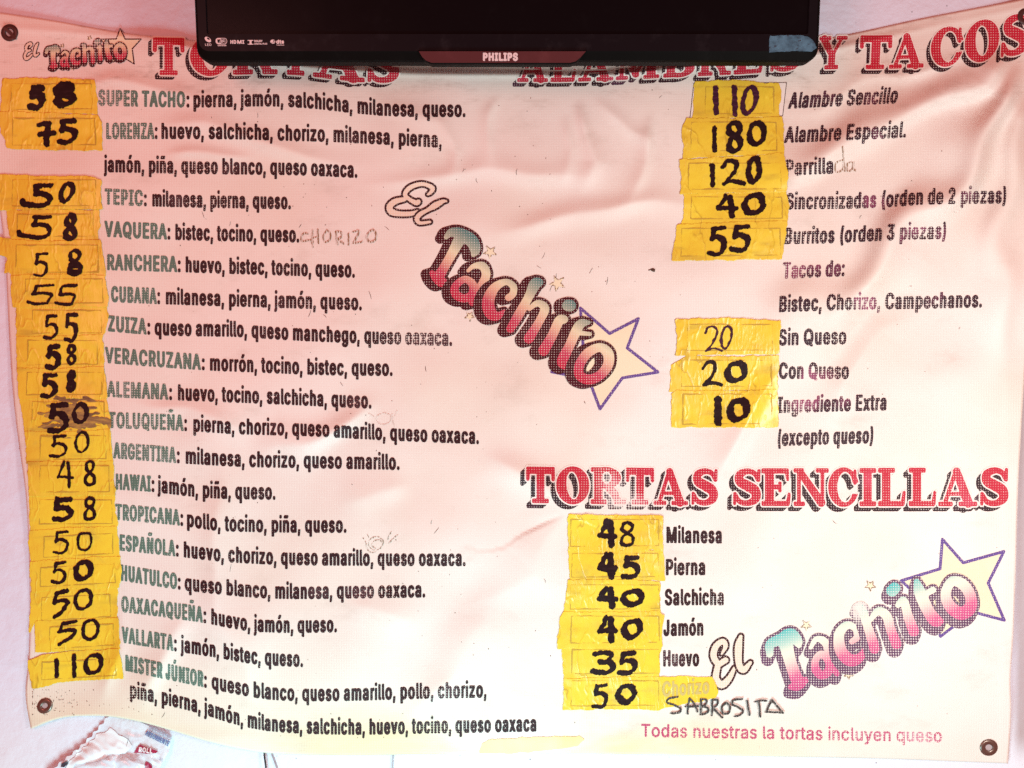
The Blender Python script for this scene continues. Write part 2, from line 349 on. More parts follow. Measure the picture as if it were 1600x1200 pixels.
 "b":[424,[[229,-8,213,-7,198,-5,184,-1,172,4,162,10,153,17,145,24,138,31,118,59,112,59,112,0,53,0,53,509,114,509,114,319,118,319,137,346,144,353,152,360,161,367,171,373,183,378,197,381,212,384,229,384,252,383,274,378,294,371,313,361,330,347,345,332,359,313,370,293,379,270,385,245,389,218,390,189,389,160,385,133,379,108,370,84,359,64,346,45,330,29,313,16,294,5,274,-2,252,-7],[220,47,237,48,253,51,267,57,279,66,291,76,301,88,309,101,316,117,321,133,325,151,327,170,328,189,327,209,325,227,321,245,316,261,309,276,301,290,291,301,280,311,267,319,253,325,237,329,220,330,203,329,188,325,174,320,161,312,150,302,140,291,132,278,125,263,120,247,116,229,113,210,113,189,113,169,116,150,120,132,125,115,132,100,140,86,150,75,162,65,174,57,188,51,204,48]]],
 "c":[396,[[207,-8,182,-7,159,-2,137,6,117,16,98,30,82,46,68,64,56,85,46,108,40,133,36,159,34,187,36,216,40,243,46,268,56,291,68,312,82,330,98,346,117,360,137,371,159,378,182,383,207,384,221,384,234,383,247,380,260,377,272,373,284,368,295,362,305,356,315,349,324,341,332,332,340,322,347,312,353,301,358,289,362,277,303,262,301,269,298,276,294,283,290,289,286,295,281,301,276,306,270,311,264,315,257,319,250,322,242,325,234,327,226,329,217,329,207,330,189,329,173,325,158,319,145,310,134,300,124,287,115,274,108,258,103,242,99,224,97,206,96,187,97,169,99,151,103,134,108,117,115,102,124,89,134,76,145,66,158,57,173,51,189,48,207,46,217,47,226,48,234,49,243,52,250,54,258,58,264,62,271,66,277,71,282,76,287,82,292,89,296,95,299,102,302,110,304,117,363,102,359,90,354,78,348,67,341,56,334,46,325,37,316,29,306,21,296,15,285,9,273,4,261,-1,248,-4,235,-6,221,-8]]],
 "d":[424,[[195,-8,172,-7,151,-2,130,5,111,16,94,29,79,45,66,64,55,84,46,108,39,133,35,160,34,189,35,218,39,245,46,270,55,293,66,313,79,332,95,347,112,361,131,371,151,378,173,383,196,384,213,384,228,381,241,378,253,373,263,367,272,360,280,353,287,346,306,319,311,319,311,509,372,509,372,0,313,0,313,59,307,59,287,31,280,24,272,17,263,10,252,4,241,-1,227,-5,212,-7],[205,47,221,48,236,51,250,57,263,65,274,75,284,86,293,100,299,115,305,132,309,150,311,169,312,189,311,210,309,229,305,247,300,263,293,278,284,291,275,302,263,312,251,320,237,325,221,329,205,330,187,329,172,325,157,319,145,311,133,301,124,290,115,276,108,261,103,245,99,227,97,209,96,189,97,170,99,151,103,133,109,117,115,101,124,88,134,76,145,66,158,57,172,51,188,48]]],
 "e":[404,[[212,-8,185,-7,161,-2,138,6,117,16,98,30,82,46,68,64,56,85,46,108,40,132,35,159,34,187,35,215,39,242,46,267,55,290,67,311,81,329,97,346,115,359,135,370,157,378,180,383,205,384,221,384,236,382,251,379,266,374,280,368,294,361,307,351,319,341,331,329,341,315,350,299,357,282,363,263,368,242,370,219,371,194,371,169,75,169,75,221,338,221,310,202,309,220,307,237,303,254,298,269,291,282,283,294,273,305,263,314,250,321,237,326,222,329,205,330,189,329,173,326,159,321,146,313,135,304,125,294,116,282,109,270,103,256,99,241,97,226,96,211,96,178,97,157,100,139,104,122,110,106,118,92,128,80,139,70,151,61,165,55,179,50,195,47,212,46,224,47,234,48,244,50,254,53,263,56,271,61,278,66,285,73,292,80,297,88,302,96,306,105,365,91,360,77,353,63,345,51,335,39,324,29,311,19,298,11,283,4,266,-1,249,-5,231,-7]]],
 "f":[253,[[228,379,228,327,6,327,6,379],[81,0,81,432,82,447,84,461,89,474,96,486,104,496,113,505,124,513,135,519,148,524,161,527,174,529,187,530,197,530,207,529,215,528,222,527,243,521,227,468,215,472,195,474,182,473,171,470,162,466,154,460,149,452,145,443,142,431,142,419,142,0]]],
 "g":[425,[[207,-151,187,-150,168,-148,150,-144,134,-140,119,-134,105,-127,93,-119,82,-110,73,-101,64,-91,57,-80,51,-69,101,-41,122,-66,128,-72,136,-78,145,-83,154,-88,165,-92,178,-95,192,-97,207,-97,229,-96,249,-92,267,-85,282,-75,295,-62,304,-47,310,-28,311,-6,311,68,306,68,287,41,280,34,272,28,263,21,252,16,241,11,227,8,212,5,195,5,173,6,152,10,132,17,113,27,95,39,80,53,67,71,55,90,46,112,39,136,35,163,34,191,35,220,39,246,46,271,55,293,66,314,80,332,95,347,112,361,131,371,152,378,173,383,196,384,213,384,228,382,242,378,253,373,264,367,273,360,281,353,288,346,308,319,313,319,313,379,372,379,372,-9,371,-32,367,-54,360,-73,350,-90,338,-104,324,-117,308,-127,291,-136,271,-142,251,-147,229,-150],[205,59,222,60,237,63,251,68,264,75,275,84,285,95,293,107,300,121,305,137,309,154,312,172,312,193,312,212,309,231,305,248,300,264,293,278,285,291,275,303,264,312,251,320,237,325,222,329,205,330,188,329,172,325,158,320,145,312,134,302,124,290,115,277,109,262,103,246,99,229,97,212,96,193,97,173,99,155,103,138,109,123,116,108,124,96,134,85,145,76,158,68,172,63,188,60]]],
 "h":[410,[[114,227,114,0,53,0,53,509,114,509,114,287,102,287,112,312,124,332,137,349,152,362,169,372,187,379,207,383,227,384,246,383,264,380,280,376,295,369,309,360,321,349,332,336,341,321,348,304,353,285,356,264,357,240,357,0,296,0,296,235,295,256,290,275,283,291,273,304,260,315,246,323,229,328,210,329,197,328,184,326,172,322,161,317,150,311,141,303,133,293,126,283,121,271,117,257,114,243]]],
 "i":[166,[[53,0,53,379,114,379,114,0],[84,443,75,444,67,446,60,449,54,455,48,461,44,468,42,475,41,483,42,491,44,499,48,506,54,512,60,517,67,521,75,523,84,524,92,523,100,521,107,517,114,512,119,506,123,499,126,491,126,483,126,475,123,468,119,461,114,455,107,449,100,446,92,444]]],
 "j":[166,[[53,379,114,379,114,-30,113,-47,111,-63,107,-77,102,-90,95,-102,86,-113,76,-122,65,-129,52,-135,37,-139,21,-142,4,-143,-10,-143,-10,-87,2,-87,14,-86,25,-83,34,-78,40,-72,46,-64,50,-54,52,-42,53,-29],[83,443,75,444,67,446,60,449,53,455,48,461,44,468,42,475,41,483,42,491,44,499,48,506,53,512,60,517,67,521,75,523,83,524,92,523,100,521,107,517,114,512,119,506,123,499,125,491,126,483,125,475,123,468,119,461,114,455,107,449,100,446,92,444]]],
 "k":[380,[[110,137,110,212,121,212,284,379,360,379,184,199,177,199],[53,0,53,509,114,509,114,0],[294,0,148,186,191,229,372,0]]],
 "l":[189,[[139,-2,119,-1,101,3,86,10,74,20,65,33,58,47,54,65,53,84,53,509,114,509,114,99,114,87,115,77,117,68,120,62,124,58,130,54,137,53,146,52,160,53,170,54,181,3,162,-1]]],
 "m":[610,[[53,0,53,379,112,379,112,295,108,295,112,310,118,323,125,335,132,346,141,355,151,363,161,370,172,376,183,380,195,384,207,386,219,386,239,385,257,380,273,372,287,361,299,347,309,331,316,314,321,295,312,295,317,308,322,321,329,332,337,343,347,353,357,361,368,369,381,375,394,380,407,383,422,385,437,386,453,385,468,383,483,378,497,372,510,364,522,354,532,342,541,328,548,313,553,296,556,276,557,255,557,0,496,0,496,254,494,273,490,289,483,302,473,313,460,321,447,326,433,329,419,330,406,330,395,328,384,324,374,320,365,314,358,307,351,299,345,290,341,280,338,270,336,259,335,247,335,0,274,0,274,260,273,275,269,288,262,301,253,311,242,320,229,326,215,329,199,330,188,330,178,328,168,325,158,320,148,314,140,307,132,299,126,289,121,278,117,266,114,253,114,238,114,0]]],
 "n":[410,[[114,227,114,0,53,0,53,379,112,379,112,287,102,287,112,312,124,332,137,349,152,362,169,372,187,379,207,383,227,384,246,383,264,380,280,376,295,369,309,360,321,349,332,336,341,321,348,304,353,285,356,264,357,240,357,0,296,0,296,235,295,256,290,275,283,291,273,304,260,315,246,323,229,328,210,329,197,328,184,326,172,322,161,317,150,311,141,303,133,293,126,283,121,271,117,257,114,243]]],
 "o":[415,[[207,-8,182,-7,159,-2,137,6,117,16,98,30,82,46,68,64,56,85,46,108,40,133,36,159,34,187,36,216,40,243,46,268,56,291,68,312,82,330,98,346,117,360,137,371,159,378,182,383,207,384,233,383,256,378,278,371,299,360,317,346,333,330,347,312,359,291,369,268,376,243,380,216,381,187,380,159,376,133,369,108,359,85,347,64,333,46,317,30,299,16,278,6,256,-2,233,-7],[207,46,226,48,242,51,257,57,270,66,282,76,292,89,300,102,307,117,312,134,316,151,318,169,319,187,318,206,316,224,312,242,307,258,300,274,292,287,282,300,270,310,257,319,242,325,226,329,207,330,189,329,173,325,158,319,145,310,134,300,124,287,115,274,108,258,103,242,99,224,97,206,96,187,97,169,99,151,103,134,108,117,115,102,124,89,134,76,145,66,158,57,173,51,189,48]]],
 "p":[424,[[53,-143,53,379,112,379,112,319,118,319,137,346,144,353,152,360,161,367,171,373,183,378,197,381,212,384,229,384,252,383,274,378,294,371,313,361,330,347,345,332,359,313,370,293,379,270,385,245,389,218,390,189,389,160,385,133,379,108,370,84,359,64,346,45,330,29,313,16,294,5,274,-2,252,-7,229,-8,213,-7,198,-5,184,-1,173,4,162,10,153,17,145,24,138,31,118,59,114,59,114,-143],[220,47,237,48,253,51,267,57,279,66,291,76,301,88,309,101,316,117,321,133,325,151,327,170,328,189,327,209,325,227,321,245,316,261,309,276,301,290,291,301,280,311,267,319,253,325,237,329,220,330,203,329,188,325,174,320,161,312,150,302,140,291,132,278,125,263,120,247,116,229,113,210,113,189,113,169,116,150,120,132,125,115,132,100,140,86,150,75,162,65,174,57,188,51,204,48]]],
 "q":[424,[[372,-143,311,-143,311,59,306,59,287,31,280,24,272,17,263,10,252,4,241,-1,227,-5,212,-7,195,-8,172,-7,151,-2,130,5,111,16,94,29,79,45,66,64,55,84,46,108,39,133,35,160,34,189,35,218,39,245,46,270,55,293,66,313,79,332,95,347,112,361,131,371,151,378,173,383,196,384,213,384,228,381,241,378,253,373,263,367,272,360,280,353,287,346,307,319,313,319,313,379,372,379],[205,47,221,48,236,51,250,57,263,65,274,75,284,86,293,100,299,115,305,132,309,150,311,169,312,189,311,210,309,229,305,247,300,263,293,278,284,291,275,302,263,312,251,320,237,325,221,329,205,330,187,329,172,325,157,319,145,311,133,301,124,290,115,276,108,261,103,245,99,227,97,209,96,189,97,170,99,151,103,133,109,117,115,101,124,88,134,76,145,66,158,57,172,51,188,48]]],
 "r":[259,[[53,0,53,379,112,379,112,321,115,321,122,335,130,347,140,358,152,367,166,375,181,380,196,384,213,385,229,384,243,384,243,322,230,324,207,326,194,325,182,323,170,319,159,315,149,309,140,301,132,293,126,284,121,273,117,262,114,250,114,237,114,0]]],
 "s":[365,[[182,-8,163,-7,145,-5,128,-2,112,3,98,10,84,18,72,27,62,38,53,50,45,63,40,78,36,94,94,107,99,92,105,79,114,69,124,60,136,54,150,49,165,46,181,45,200,46,217,50,232,55,244,62,255,71,262,81,267,91,268,103,267,112,265,121,260,129,254,136,246,142,237,147,225,151,212,155,149,170,125,177,104,186,87,196,72,208,61,222,53,237,48,255,47,274,48,290,51,305,57,319,65,332,75,343,87,354,100,363,115,370,131,377,149,381,167,384,187,384,206,384,223,381,239,378,254,372,267,366,279,358,290,349,299,339,307,328,314,316,319,303,324,290,268,277,264,288,258,298,251,307,243,316,232,323,219,328,205,331,187,333,171,332,156,329,143,324,131,317,121,308,114,299,110,289,109,277,110,267,112,258,117,250,124,243,133,237,144,232,157,227,172,223,229,209,254,202,275,194,292,183,306,171,317,158,325,142,330,125,331,107,330,90,326,75,321,61,312,47,302,35,290,24,276,15,260,6,242,0,223,-5,203,-7]]],
 "t":[227,[[204,379,204,327,6,327,6,379],[65,471,126,471,126,98,127,86,128,76,132,68,136,61,142,56,150,53,159,51,170,50,185,51,202,54,213,2,192,-3,168,-4,145,-3,125,2,107,10,92,21,80,35,72,52,67,71,65,93]]],
 "u":[410,[[182,-5,164,-4,146,-1,130,4,115,11,101,20,89,31,78,44,69,59,62,76,57,95,54,116,53,139,53,379,114,379,114,144,115,123,119,105,127,89,137,75,150,64,164,56,181,52,200,50,213,51,226,53,238,57,249,62,259,69,268,77,276,86,283,97,289,109,293,122,295,137,296,153,296,379,357,379,357,0,298,0,298,92,307,92,297,67,286,47,272,30,257,17,240,7,222,0,203,-4]]],
 "v":[389,[[163,0,17,379,84,379,165,155,171,138,177,121,182,104,187,87,206,21,184,21,203,87,207,104,213,121,218,138,224,155,305,379,371,379,226,0]]],
 "x":[378,[[21,0,171,218,171,171,29,379,100,379,147,306,179,253,207,206,175,206,202,253,209,266,216,279,224,292,233,306,282,379,352,379,209,169,209,214,358,0,287,0,231,85,200,136,173,182,205,182,178,136,172,124,165,112,157,99,148,85,91,0]]],
 "y":[389,[[47,-139,61,-86,71,-87,80,-89,88,-90,96,-90,104,-89,111,-87,118,-84,124,-80,130,-74,136,-67,141,-58,146,-48,151,-36,163,-1,17,379,84,379,165,155,171,138,177,121,182,104,187,87,206,21,184,21,202,87,224,155,305,379,371,379,204,-58,198,-72,191,-85,184,-97,177,-107,168,-116,159,-124,150,-130,139,-136,128,-140,117,-143,104,-145,91,-145,65,-143]]],
 "z":[380,[[42,0,42,46,254,320,254,323,48,323,48,379,333,379,333,331,126,60,126,56,339,56,339,0]]],
 "ó":[415,[[207,-8,182,-7,159,-2,137,6,117,16,98,30,82,46,68,64,56,85,46,108,40,133,36,159,34,187,36,216,40,243,46,268,56,291,68,312,82,330,98,346,117,360,137,371,159,378,182,383,207,384,233,383,256,378,278,371,299,360,317,346,333,330,347,312,359,291,369,268,376,243,380,216,381,187,380,159,376,133,369,108,359,85,347,64,333,46,317,30,299,16,278,6,256,-2,233,-7],[207,46,226,48,242,51,257,57,270,66,282,76,292,89,300,102,307,117,312,134,316,151,318,169,319,187,318,206,316,224,312,242,307,258,300,274,292,287,282,300,270,310,257,319,242,325,226,329,207,330,189,329,173,325,158,319,145,310,134,300,124,287,115,274,108,258,103,242,99,224,97,206,96,187,97,169,99,151,103,134,108,117,115,102,124,89,134,76,145,66,158,57,173,51,189,48],[181,429,228,529,297,529,231,429]]],
 "ñ":[410,[[114,227,114,0,53,0,53,379,112,379,112,287,102,287,112,312,124,332,137,349,152,362,169,372,187,379,207,383,227,384,246,383,264,380,280,376,295,369,309,360,321,349,332,336,341,321,348,304,353,285,356,264,357,240,357,0,296,0,296,235,295,256,290,275,283,291,273,304,260,315,246,323,229,328,210,329,197,328,184,326,172,322,161,317,150,311,141,303,133,293,126,283,121,271,117,257,114,243],[250,446,243,446,237,447,231,449,225,450,202,460,182,470,178,472,174,473,170,474,167,475,162,474,159,472,156,470,153,466,152,462,150,457,149,452,149,448,106,448,107,462,110,476,114,488,120,498,128,507,137,513,148,517,161,518,167,518,174,517,180,516,185,514,207,504,226,494,230,492,234,491,239,490,243,490,247,490,251,491,254,493,256,496,258,500,260,505,261,510,262,517,304,517,303,502,300,488,295,476,289,466,281,457,272,451,262,447]]],
 "é":[404,[[212,-8,185,-7,161,-2,138,6,117,16,98,30,82,46,68,64,56,85,46,108,40,132,35,159,34,187,35,215,39,242,46,267,55,290,67,311,81,329,97,346,115,359,135,370,157,378,180,383,205,384,221,384,236,382,251,379,266,374,280,368,294,361,307,351,319,341,331,329,341,315,350,299,357,282,363,263,368,242,370,219,371,194,371,169,75,169,75,221,338,221,310,202,309,220,307,237,303,254,298,269,291,282,283,294,273,305,263,314,250,321,237,326,222,329,205,330,189,329,173,326,159,321,146,313,135,304,125,294,116,282,109,270,103,256,99,241,97,226,96,211,96,178,97,157,100,139,104,122,110,106,118,92,128,80,139,70,151,61,165,55,179,50,195,47,212,46,224,47,234,48,244,50,254,53,263,56,271,61,278,66,285,73,292,80,297,88,302,96,306,105,365,91,360,77,353,63,345,51,335,39,324,29,311,19,298,11,283,4,266,-1,249,-5,231,-7],[177,429,225,529,293,529,227,429]]],
 ".":[188,[[95,-4,86,-4,78,-1,70,3,63,9,57,16,53,24,50,32,50,41,50,50,53,59,57,66,63,73,70,79,78,83,86,86,95,87,104,86,113,83,121,79,128,73,134,66,138,59,140,50,141,41,140,32,138,24,134,16,128,9,121,3,113,-1,104,-4]]],
 ",":[188,[[38,-119,68,71,137,71,84,-119]]],
 ":":[188,[[95,-4,86,-4,78,-1,70,3,63,9,57,16,53,24,50,32,50,41,50,50,53,59,57,66,63,73,70,79,78,83,86,86,95,87,104,86,113,83,121,79,128,73,134,66,138,59,140,50,141,41,140,32,138,24,134,16,128,9,121,3,113,-1,104,-4],[95,271,86,272,78,274,70,278,63,284,57,291,53,299,50,307,50,316,50,325,53,334,57,342,63,349,70,354,78,359,86,361,95,362,104,361,113,359,121,354,128,349,134,342,138,334,140,325,141,316,140,307,138,299,134,291,128,284,121,278,113,274,104,272]]],
 "(":[273,[[89,207,90,235,92,264,96,293,101,324,107,354,114,384,122,413,132,441,142,468,153,494,164,517,177,539,236,539,223,512,212,485,201,457,191,428,182,399,174,370,167,342,161,313,157,285,154,258,152,232,151,207,152,184,154,161,156,138,160,115,165,91,172,67,179,42,188,16,198,-10,209,-38,222,-66,236,-96,177,-96,156,-59,139,-21,124,16,111,55,102,93,95,131,90,169]]],
 ")":[273,[[37,-96,52,-66,64,-37,76,-9,86,18,95,44,102,69,108,93,113,116,117,139,120,162,121,184,122,207,121,232,119,258,116,285,112,313,106,342,99,370,91,399,82,428,73,457,62,485,50,512,37,539,97,539,109,517,121,494,131,468,142,441,151,413,159,384,167,354,173,323,178,293,181,264,183,235,184,207,183,168,178,130,171,92,161,53,149,15,134,-22,117,-59,97,-96]]],
 "2":[453,[[64,0,64,47,234,229,282,282,291,294,299,305,305,316,311,327,315,337,318,348,320,360,320,371,319,385,317,397,313,408,308,419,301,428,293,436,283,443,273,449,262,454,250,457,237,459,224,460,209,459,196,457,184,453,172,447,162,441,153,433,145,424,139,413,134,402,130,390,128,376,127,362,66,362,67,384,71,405,77,424,86,442,98,459,111,473,126,486,143,496,162,505,182,511,203,514,225,516,247,514,268,511,288,505,306,497,323,486,337,474,350,461,361,445,370,428,376,411,380,392,381,372,380,358,378,345,375,331,371,318,365,304,357,290,347,275,336,259,322,241,306,223,288,202,267,180,153,60,153,57,389,57,389,0]]],
 "3":[453,[[218,-7,195,-6,173,-3,152,2,133,10,114,19,98,30,83,43,70,57,60,74,52,91,46,111,44,132,109,132,111,119,115,107,120,97,126,87,134,78,144,71,154,64,165,59,178,55,191,52,204,50,219,50,234,51,248,53,262,56,275,61,287,67,297,74,307,83,315,93,321,104,325,116,328,130,329,145,328,158,326,172,322,184,316,196,308,207,299,217,288,226,275,234,260,240,242,244,223,247,201,248,157,248,157,299,288,448,288,452,70,452,70,509,372,509,372,461,211,278,211,289,239,290,264,288,287,284,308,276,327,265,344,253,359,239,371,222,381,205,387,186,392,166,393,145,392,123,387,103,380,84,370,66,358,50,344,36,327,23,309,12,288,4,266,-2,243,-6]]],
 " ":[187,[]]}
GLYPH = {k: (a, [list(zip(c[0::2], c[1::2])) for c in cs]) for k, (a, cs) in GLYPH_DATA.items()}
CAPU = 509.0
_gc = {}
def glyph(ch, sx, cap, bold, cell):
    sxq = round(sx*50)/50.0
    key = (ch, sxq, cap, bold, cell)
    if key not in _gc:
        k = cap/CAPU
        polys = [[(x*k*sxq, -y*k) for x, y in c] for c in GLYPH[ch][1]]
        if polys and ch in 'ijñóÑÚé':               # keep dots and accents clear of the body
            lim = -(380*k if ch.islower() else 515*k)
            polys = [[(x, y-(1.5*bold if max(p[1] for p in c) < lim*.99 else 0)) for x, y in c] for c in polys]
        if polys:                                   # leave room for the added weight inside the glyph's own width
            gx = [p[0] for c in polys for p in c]; gc = (min(gx)+max(gx))/2; gw = max(gx)-min(gx)
            q = max(.55, (gw-1.45*bold)/gw)
            polys = [[(gc+(x-gc)*q, y) for x, y in c] for c in polys]
        if not polys: _gc[key] = (np.zeros((0, 2)), [])
        else:
            xs = [p[0] for c in polys for p in c]; ys = [p[1] for c in polys for p in c]
            b = bold+cell*1.5
            _gc[key] = grid_mesh(lambda X, Y: poly_d(X*.87, Y, [[(x*.87, y) for x, y in c] for c in polys])-bold, min(xs)-1.4*b, min(ys)-b, max(xs)+1.4*b, max(ys)+b, cell)
    v, f = _gc[key]
    return v*np.array([sx/sxq, 1.0]), f
def text_units(s, track=0.0): return sum(GLYPH[c][0]+track for c in s)
def put_text(pc, s, x0, x1, base, cap=23.5, bold=1.2, cell=0.95, lift=0.3, mat=0, wear=0.0, shear=0.0, jit=0.0):
    u = text_units(s); k = cap/CAPU
    sx = (x1-x0)/(u*k)
    x = x0
    for ch in s:
        v, f = glyph(ch, sx, cap, bold, cell)
        if len(f):
            v = v.copy(); v[:, 1] *= 1.0
            X = x+v[:, 0]
            Y = base(X)+v[:, 1]
            X = X-shear*v[:, 1]
            w = wear(X, Y) if callable(wear) else wear
            pc.add(np.stack([X, Y], -1), f, lift, mat, w)
        x += GLYPH[ch][0]*k*sx

# serif display capitals, unit cap height, y up
def sc(X, Y, pts): return stroke_d(X, Y, pts)
def serif(ch, X, Y):
    B = lambda *a: box_d(X, Y, *a, 0.035)
    U = lambda *ds: np.minimum.reduce(ds)
    if ch == 'T': return U(B(0,.8,.86,1), sc(X,Y,[(.06,.9,.06),(.05,.66,.055)]), sc(X,Y,[(.8,.9,.06),(.81,.66,.055)]), B(.31,.05,.55,.95), B(.18,0,.68,.13))
    if ch == 'O': return np.maximum(ell_d(X,Y,.48,.5,.48,.52), -ell_d(X,Y,.48,.5,.18,.38,.12))
    if ch == 'R': return U(B(.09,.05,.33,.95), B(0,0,.44,.13), B(0,.87,.45,1), np.maximum(np.maximum(ell_d(X,Y,.42,.72,.42,.29), .3-X), -ell_d(X,Y,.44,.72,.14,.16)), sc(X,Y,[(.5,.45,.11),(.66,.3,.11),(.74,.12,.1)]), B(.64,0,.98,.13))
    if ch == 'A': return U(sc(X,Y,[(.17,.07,.055),(.46,.93,.055)]), sc(X,Y,[(.47,.9,.1),(.77,.08,.12)]), B(.24,.27,.68,.37), B(0,0,.37,.12), B(.52,0,1.0,.12))
    if ch == 'S': return U(sc(X,Y,smooth_pts([(.7,.7,.05),(.62,.86,.07),(.42,.92,.08),(.2,.83,.11),(.2,.65,.13),(.42,.53,.14),(.63,.4,.14),(.65,.2,.12),(.45,.08,.08),(.2,.11,.07),(.08,.3,.05)],4)), sc(X,Y,[(.74,.94,.045),(.73,.68,.05)]), sc(X,Y,[(.06,.32,.05),(.05,.06,.045)]))
    if ch == 'E': return U(B(.09,.05,.33,.95), B(0,0,.74,.14), B(0,.86,.72,1), B(.3,.44,.5,.57), sc(X,Y,[(.7,.08,.055),(.73,.32,.04)]), sc(X,Y,[(.67,.92,.055),(.69,.7,.04)]), B(.44,.36,.53,.65))
    if ch == 'N': return U(B(.1,.02,.21,.95), B(0,0,.33,.12), B(0,.88,.3,1), sc(X,Y,[(.19,.9,.1),(.8,.1,.12)]), B(.78,.05,.89,.95), B(.64,.88,1.02,1))
    if ch == 'C':
        r = np.maximum(ell_d(X,Y,.47,.5,.47,.52), -ell_d(X,Y,.52,.5,.24,.4))
        r = np.maximum(r, -box_d(X,Y,.58,.33,1.2,.62,0))
        return U(r, sc(X,Y,[(.82,.92,.045),(.82,.62,.06)]))
    if ch == 'I': return U(B(.12,.05,.37,.95), B(0,0,.5,.13), B(0,.87,.5,1))
    if ch == 'L': return U(B(.11,.05,.35,.95), B(0,0,.74,.14), B(0,.87,.48,1), sc(X,Y,[(.7,.07,.06),(.74,.36,.045)]))
    if ch == 'B': return U(B(.09,.05,.33,.95), B(0,0,.5,.13), B(0,.87,.5,1), np.maximum(np.maximum(ell_d(X,Y,.42,.74,.4,.27), .3-X), -ell_d(X,Y,.44,.74,.13,.14)), np.maximum(np.maximum(ell_d(X,Y,.42,.27,.46,.28), .3-X), -ell_d(X,Y,.44,.27,.17,.15)))
    if ch == 'M': return U(B(.1,.02,.2,.95), B(0,0,.32,.12), B(0,.88,.3,1), sc(X,Y,[(.2,.92,.09),(.52,.14,.09)]), sc(X,Y,[(.52,.14,.05),(.85,.92,.05)]), B(.8,.05,1.04,.95), B(.72,0,1.14,.12), B(.82,.88,1.14,1))
    if ch == 'Y': return U(sc(X,Y,[(.17,.92,.12),(.44,.45,.1)]), sc(X,Y,[(.78,.92,.05),(.5,.45,.06)]), B(.34,.05,.58,.5), B(0,.88,.42,1), B(.6,.88,.98,1), B(.22,0,.7,.13))
SER_W = dict(T=.86, O=.96, R=.98, A=1.0, S=.8, E=.78, N=1.02, C=.9, I=.5, L=.8, B=.9, M=1.14, Y=.98)

def heading(pc, letters, base, capf, shadow, halo, wear, cell=1.0, shear=0.0):
    """letters: (char, x0, x1); materials 0 red, 1 black shadow, 2 bare vinyl halo"""
    for ch, x0, x1 in letters:
        cap = float(capf((x0+x1)/2)); w = (x1-x0)
        kx = SER_W[ch]/w; ky = 1/cap
        sdf = lambda X, Y: serif(ch, X*kx, -Y*ky)*cap
        sx, sy = shadow
        def sh(X, Y):
            d = np.full(X.shape, 1e9)
            for t in np.linspace(0.35, 1, 5): d = np.minimum(d, sdf(X-sx*t, Y-sy*t))
            return d-0.4
        P = 14
        for fn, mat, lift in ((sh, 1, .2), (lambda X, Y: sdf(X, Y)-halo, 2, .3), (lambda X, Y: sdf(X, Y), 0, .4)):
            v, f = grid_mesh(fn, -P, -cap-P, w+P, P, cell)
            if len(v) == 0: continue
            X = x0+v[:, 0]; Y = base(X)+v[:, 1]; X = X-shear*v[:, 1]
            pc.add(np.stack([X, Y], -1), f, lift, mat, wear(X, Y))

# ------------------------------------------------------------------ materials
def mat(name):
    m = bpy.data.materials.new(name); m.use_nodes = True
    nt = m.node_tree
    return m, nt, nt.nodes['Principled BSDF']
class N:
    def __init__(s, nt): s.nt = nt
    def node(s, t, **kw):
        n = s.nt.nodes.new(t)
        for k, v in kw.items(): setattr(n, k, v)
        return n
    def put(s, sock, v):
        if isinstance(v, bpy.types.NodeSocket): s.nt.links.new(v, sock)
        elif v is not None:
            if hasattr(sock.default_value, '__len__') and not hasattr(v, '__len__'): v = (v, v, v)
            sock.default_value = v
    def math(s, op, a, b=None, c=None, clamp=False):
        n = s.node('ShaderNodeMath', operation=op); n.use_clamp = clamp
        s.put(n.inputs[0], a); s.put(n.inputs[1], b)
        if c is not None: s.put(n.inputs[2], c)
        return n.outputs[0]
    def mix(s, f, a, b, blend='MIX'):
        n = s.node('ShaderNodeMix', data_type='RGBA', blend_type=blend)
        s.put(n.inputs['Factor'], f)
        for k, v in (('A', a), ('B', b)):
            sk = [i for i in n.inputs if i.name == k and i.type == 'RGBA'][0]
            if isinstance(v, tuple) and len(v) == 3: v = v+(1,)
            s.put(sk, v)
        return [o for o in n.outputs if o.type == 'RGBA'][0]
    def step(s, v, a, b):
        n = s.node('ShaderNodeMapRange', interpolation_type='SMOOTHSTEP')
        s.put(n.inputs['Value'], v); s.put(n.inputs['From Min'], a); s.put(n.inputs['From Max'], b)
        return n.outputs['Result']
    def noise(s, vec, scale, detail=3, rough=.55):
        n = s.node('ShaderNodeTexNoise'); s.put(n.inputs['Vector'], vec)
        n.inputs['Scale'].default_value = scale; n.inputs['Detail'].default_value = detail; n.inputs['Roughness'].default_value = rough
        return n.outputs['Fac']
    def uv(s):
        n = s.node('ShaderNodeUVMap'); n.uv_map = 'print'; return n.outputs['UV']
    def scaled(s, vec, sx, sy, sz=1):
        n = s.node('ShaderNodeMapping'); s.put(n.inputs['Vector'], vec); n.inputs['Scale'].default_value = (sx, sy, sz); return n.outputs['Vector']
    def sep(s, vec):
        n = s.node('ShaderNodeSeparateXYZ'); s.put(n.inputs[0], vec); return n.outputs
    def attr(s, name):
        n = s.node('ShaderNodeAttribute'); n.attribute_name = name; return n.outputs['Fac']
    def bump(s, hgt, strength, dist):
        n = s.node('ShaderNodeBump'); s.put(n.inputs['Height'], hgt)
        n.inputs['Strength'].default_value = strength; n.inputs['Distance'].default_value = dist
        return n.outputs['Normal']
    def ramp(s, f, stops):
        n = s.node('ShaderNodeValToRGB'); s.put(n.inputs[0], f)
        e = n.color_ramp.elements
        e[0].position = stops[0][0]; e[0].color = stops[0][1]+(1,)
        e[1].position = stops[-1][0]; e[1].color = stops[-1][1]+(1,)
        for p, c in stops[1:-1]:
            q = e.new(p); q.color = c+(1,)
        return n.outputs['Color']

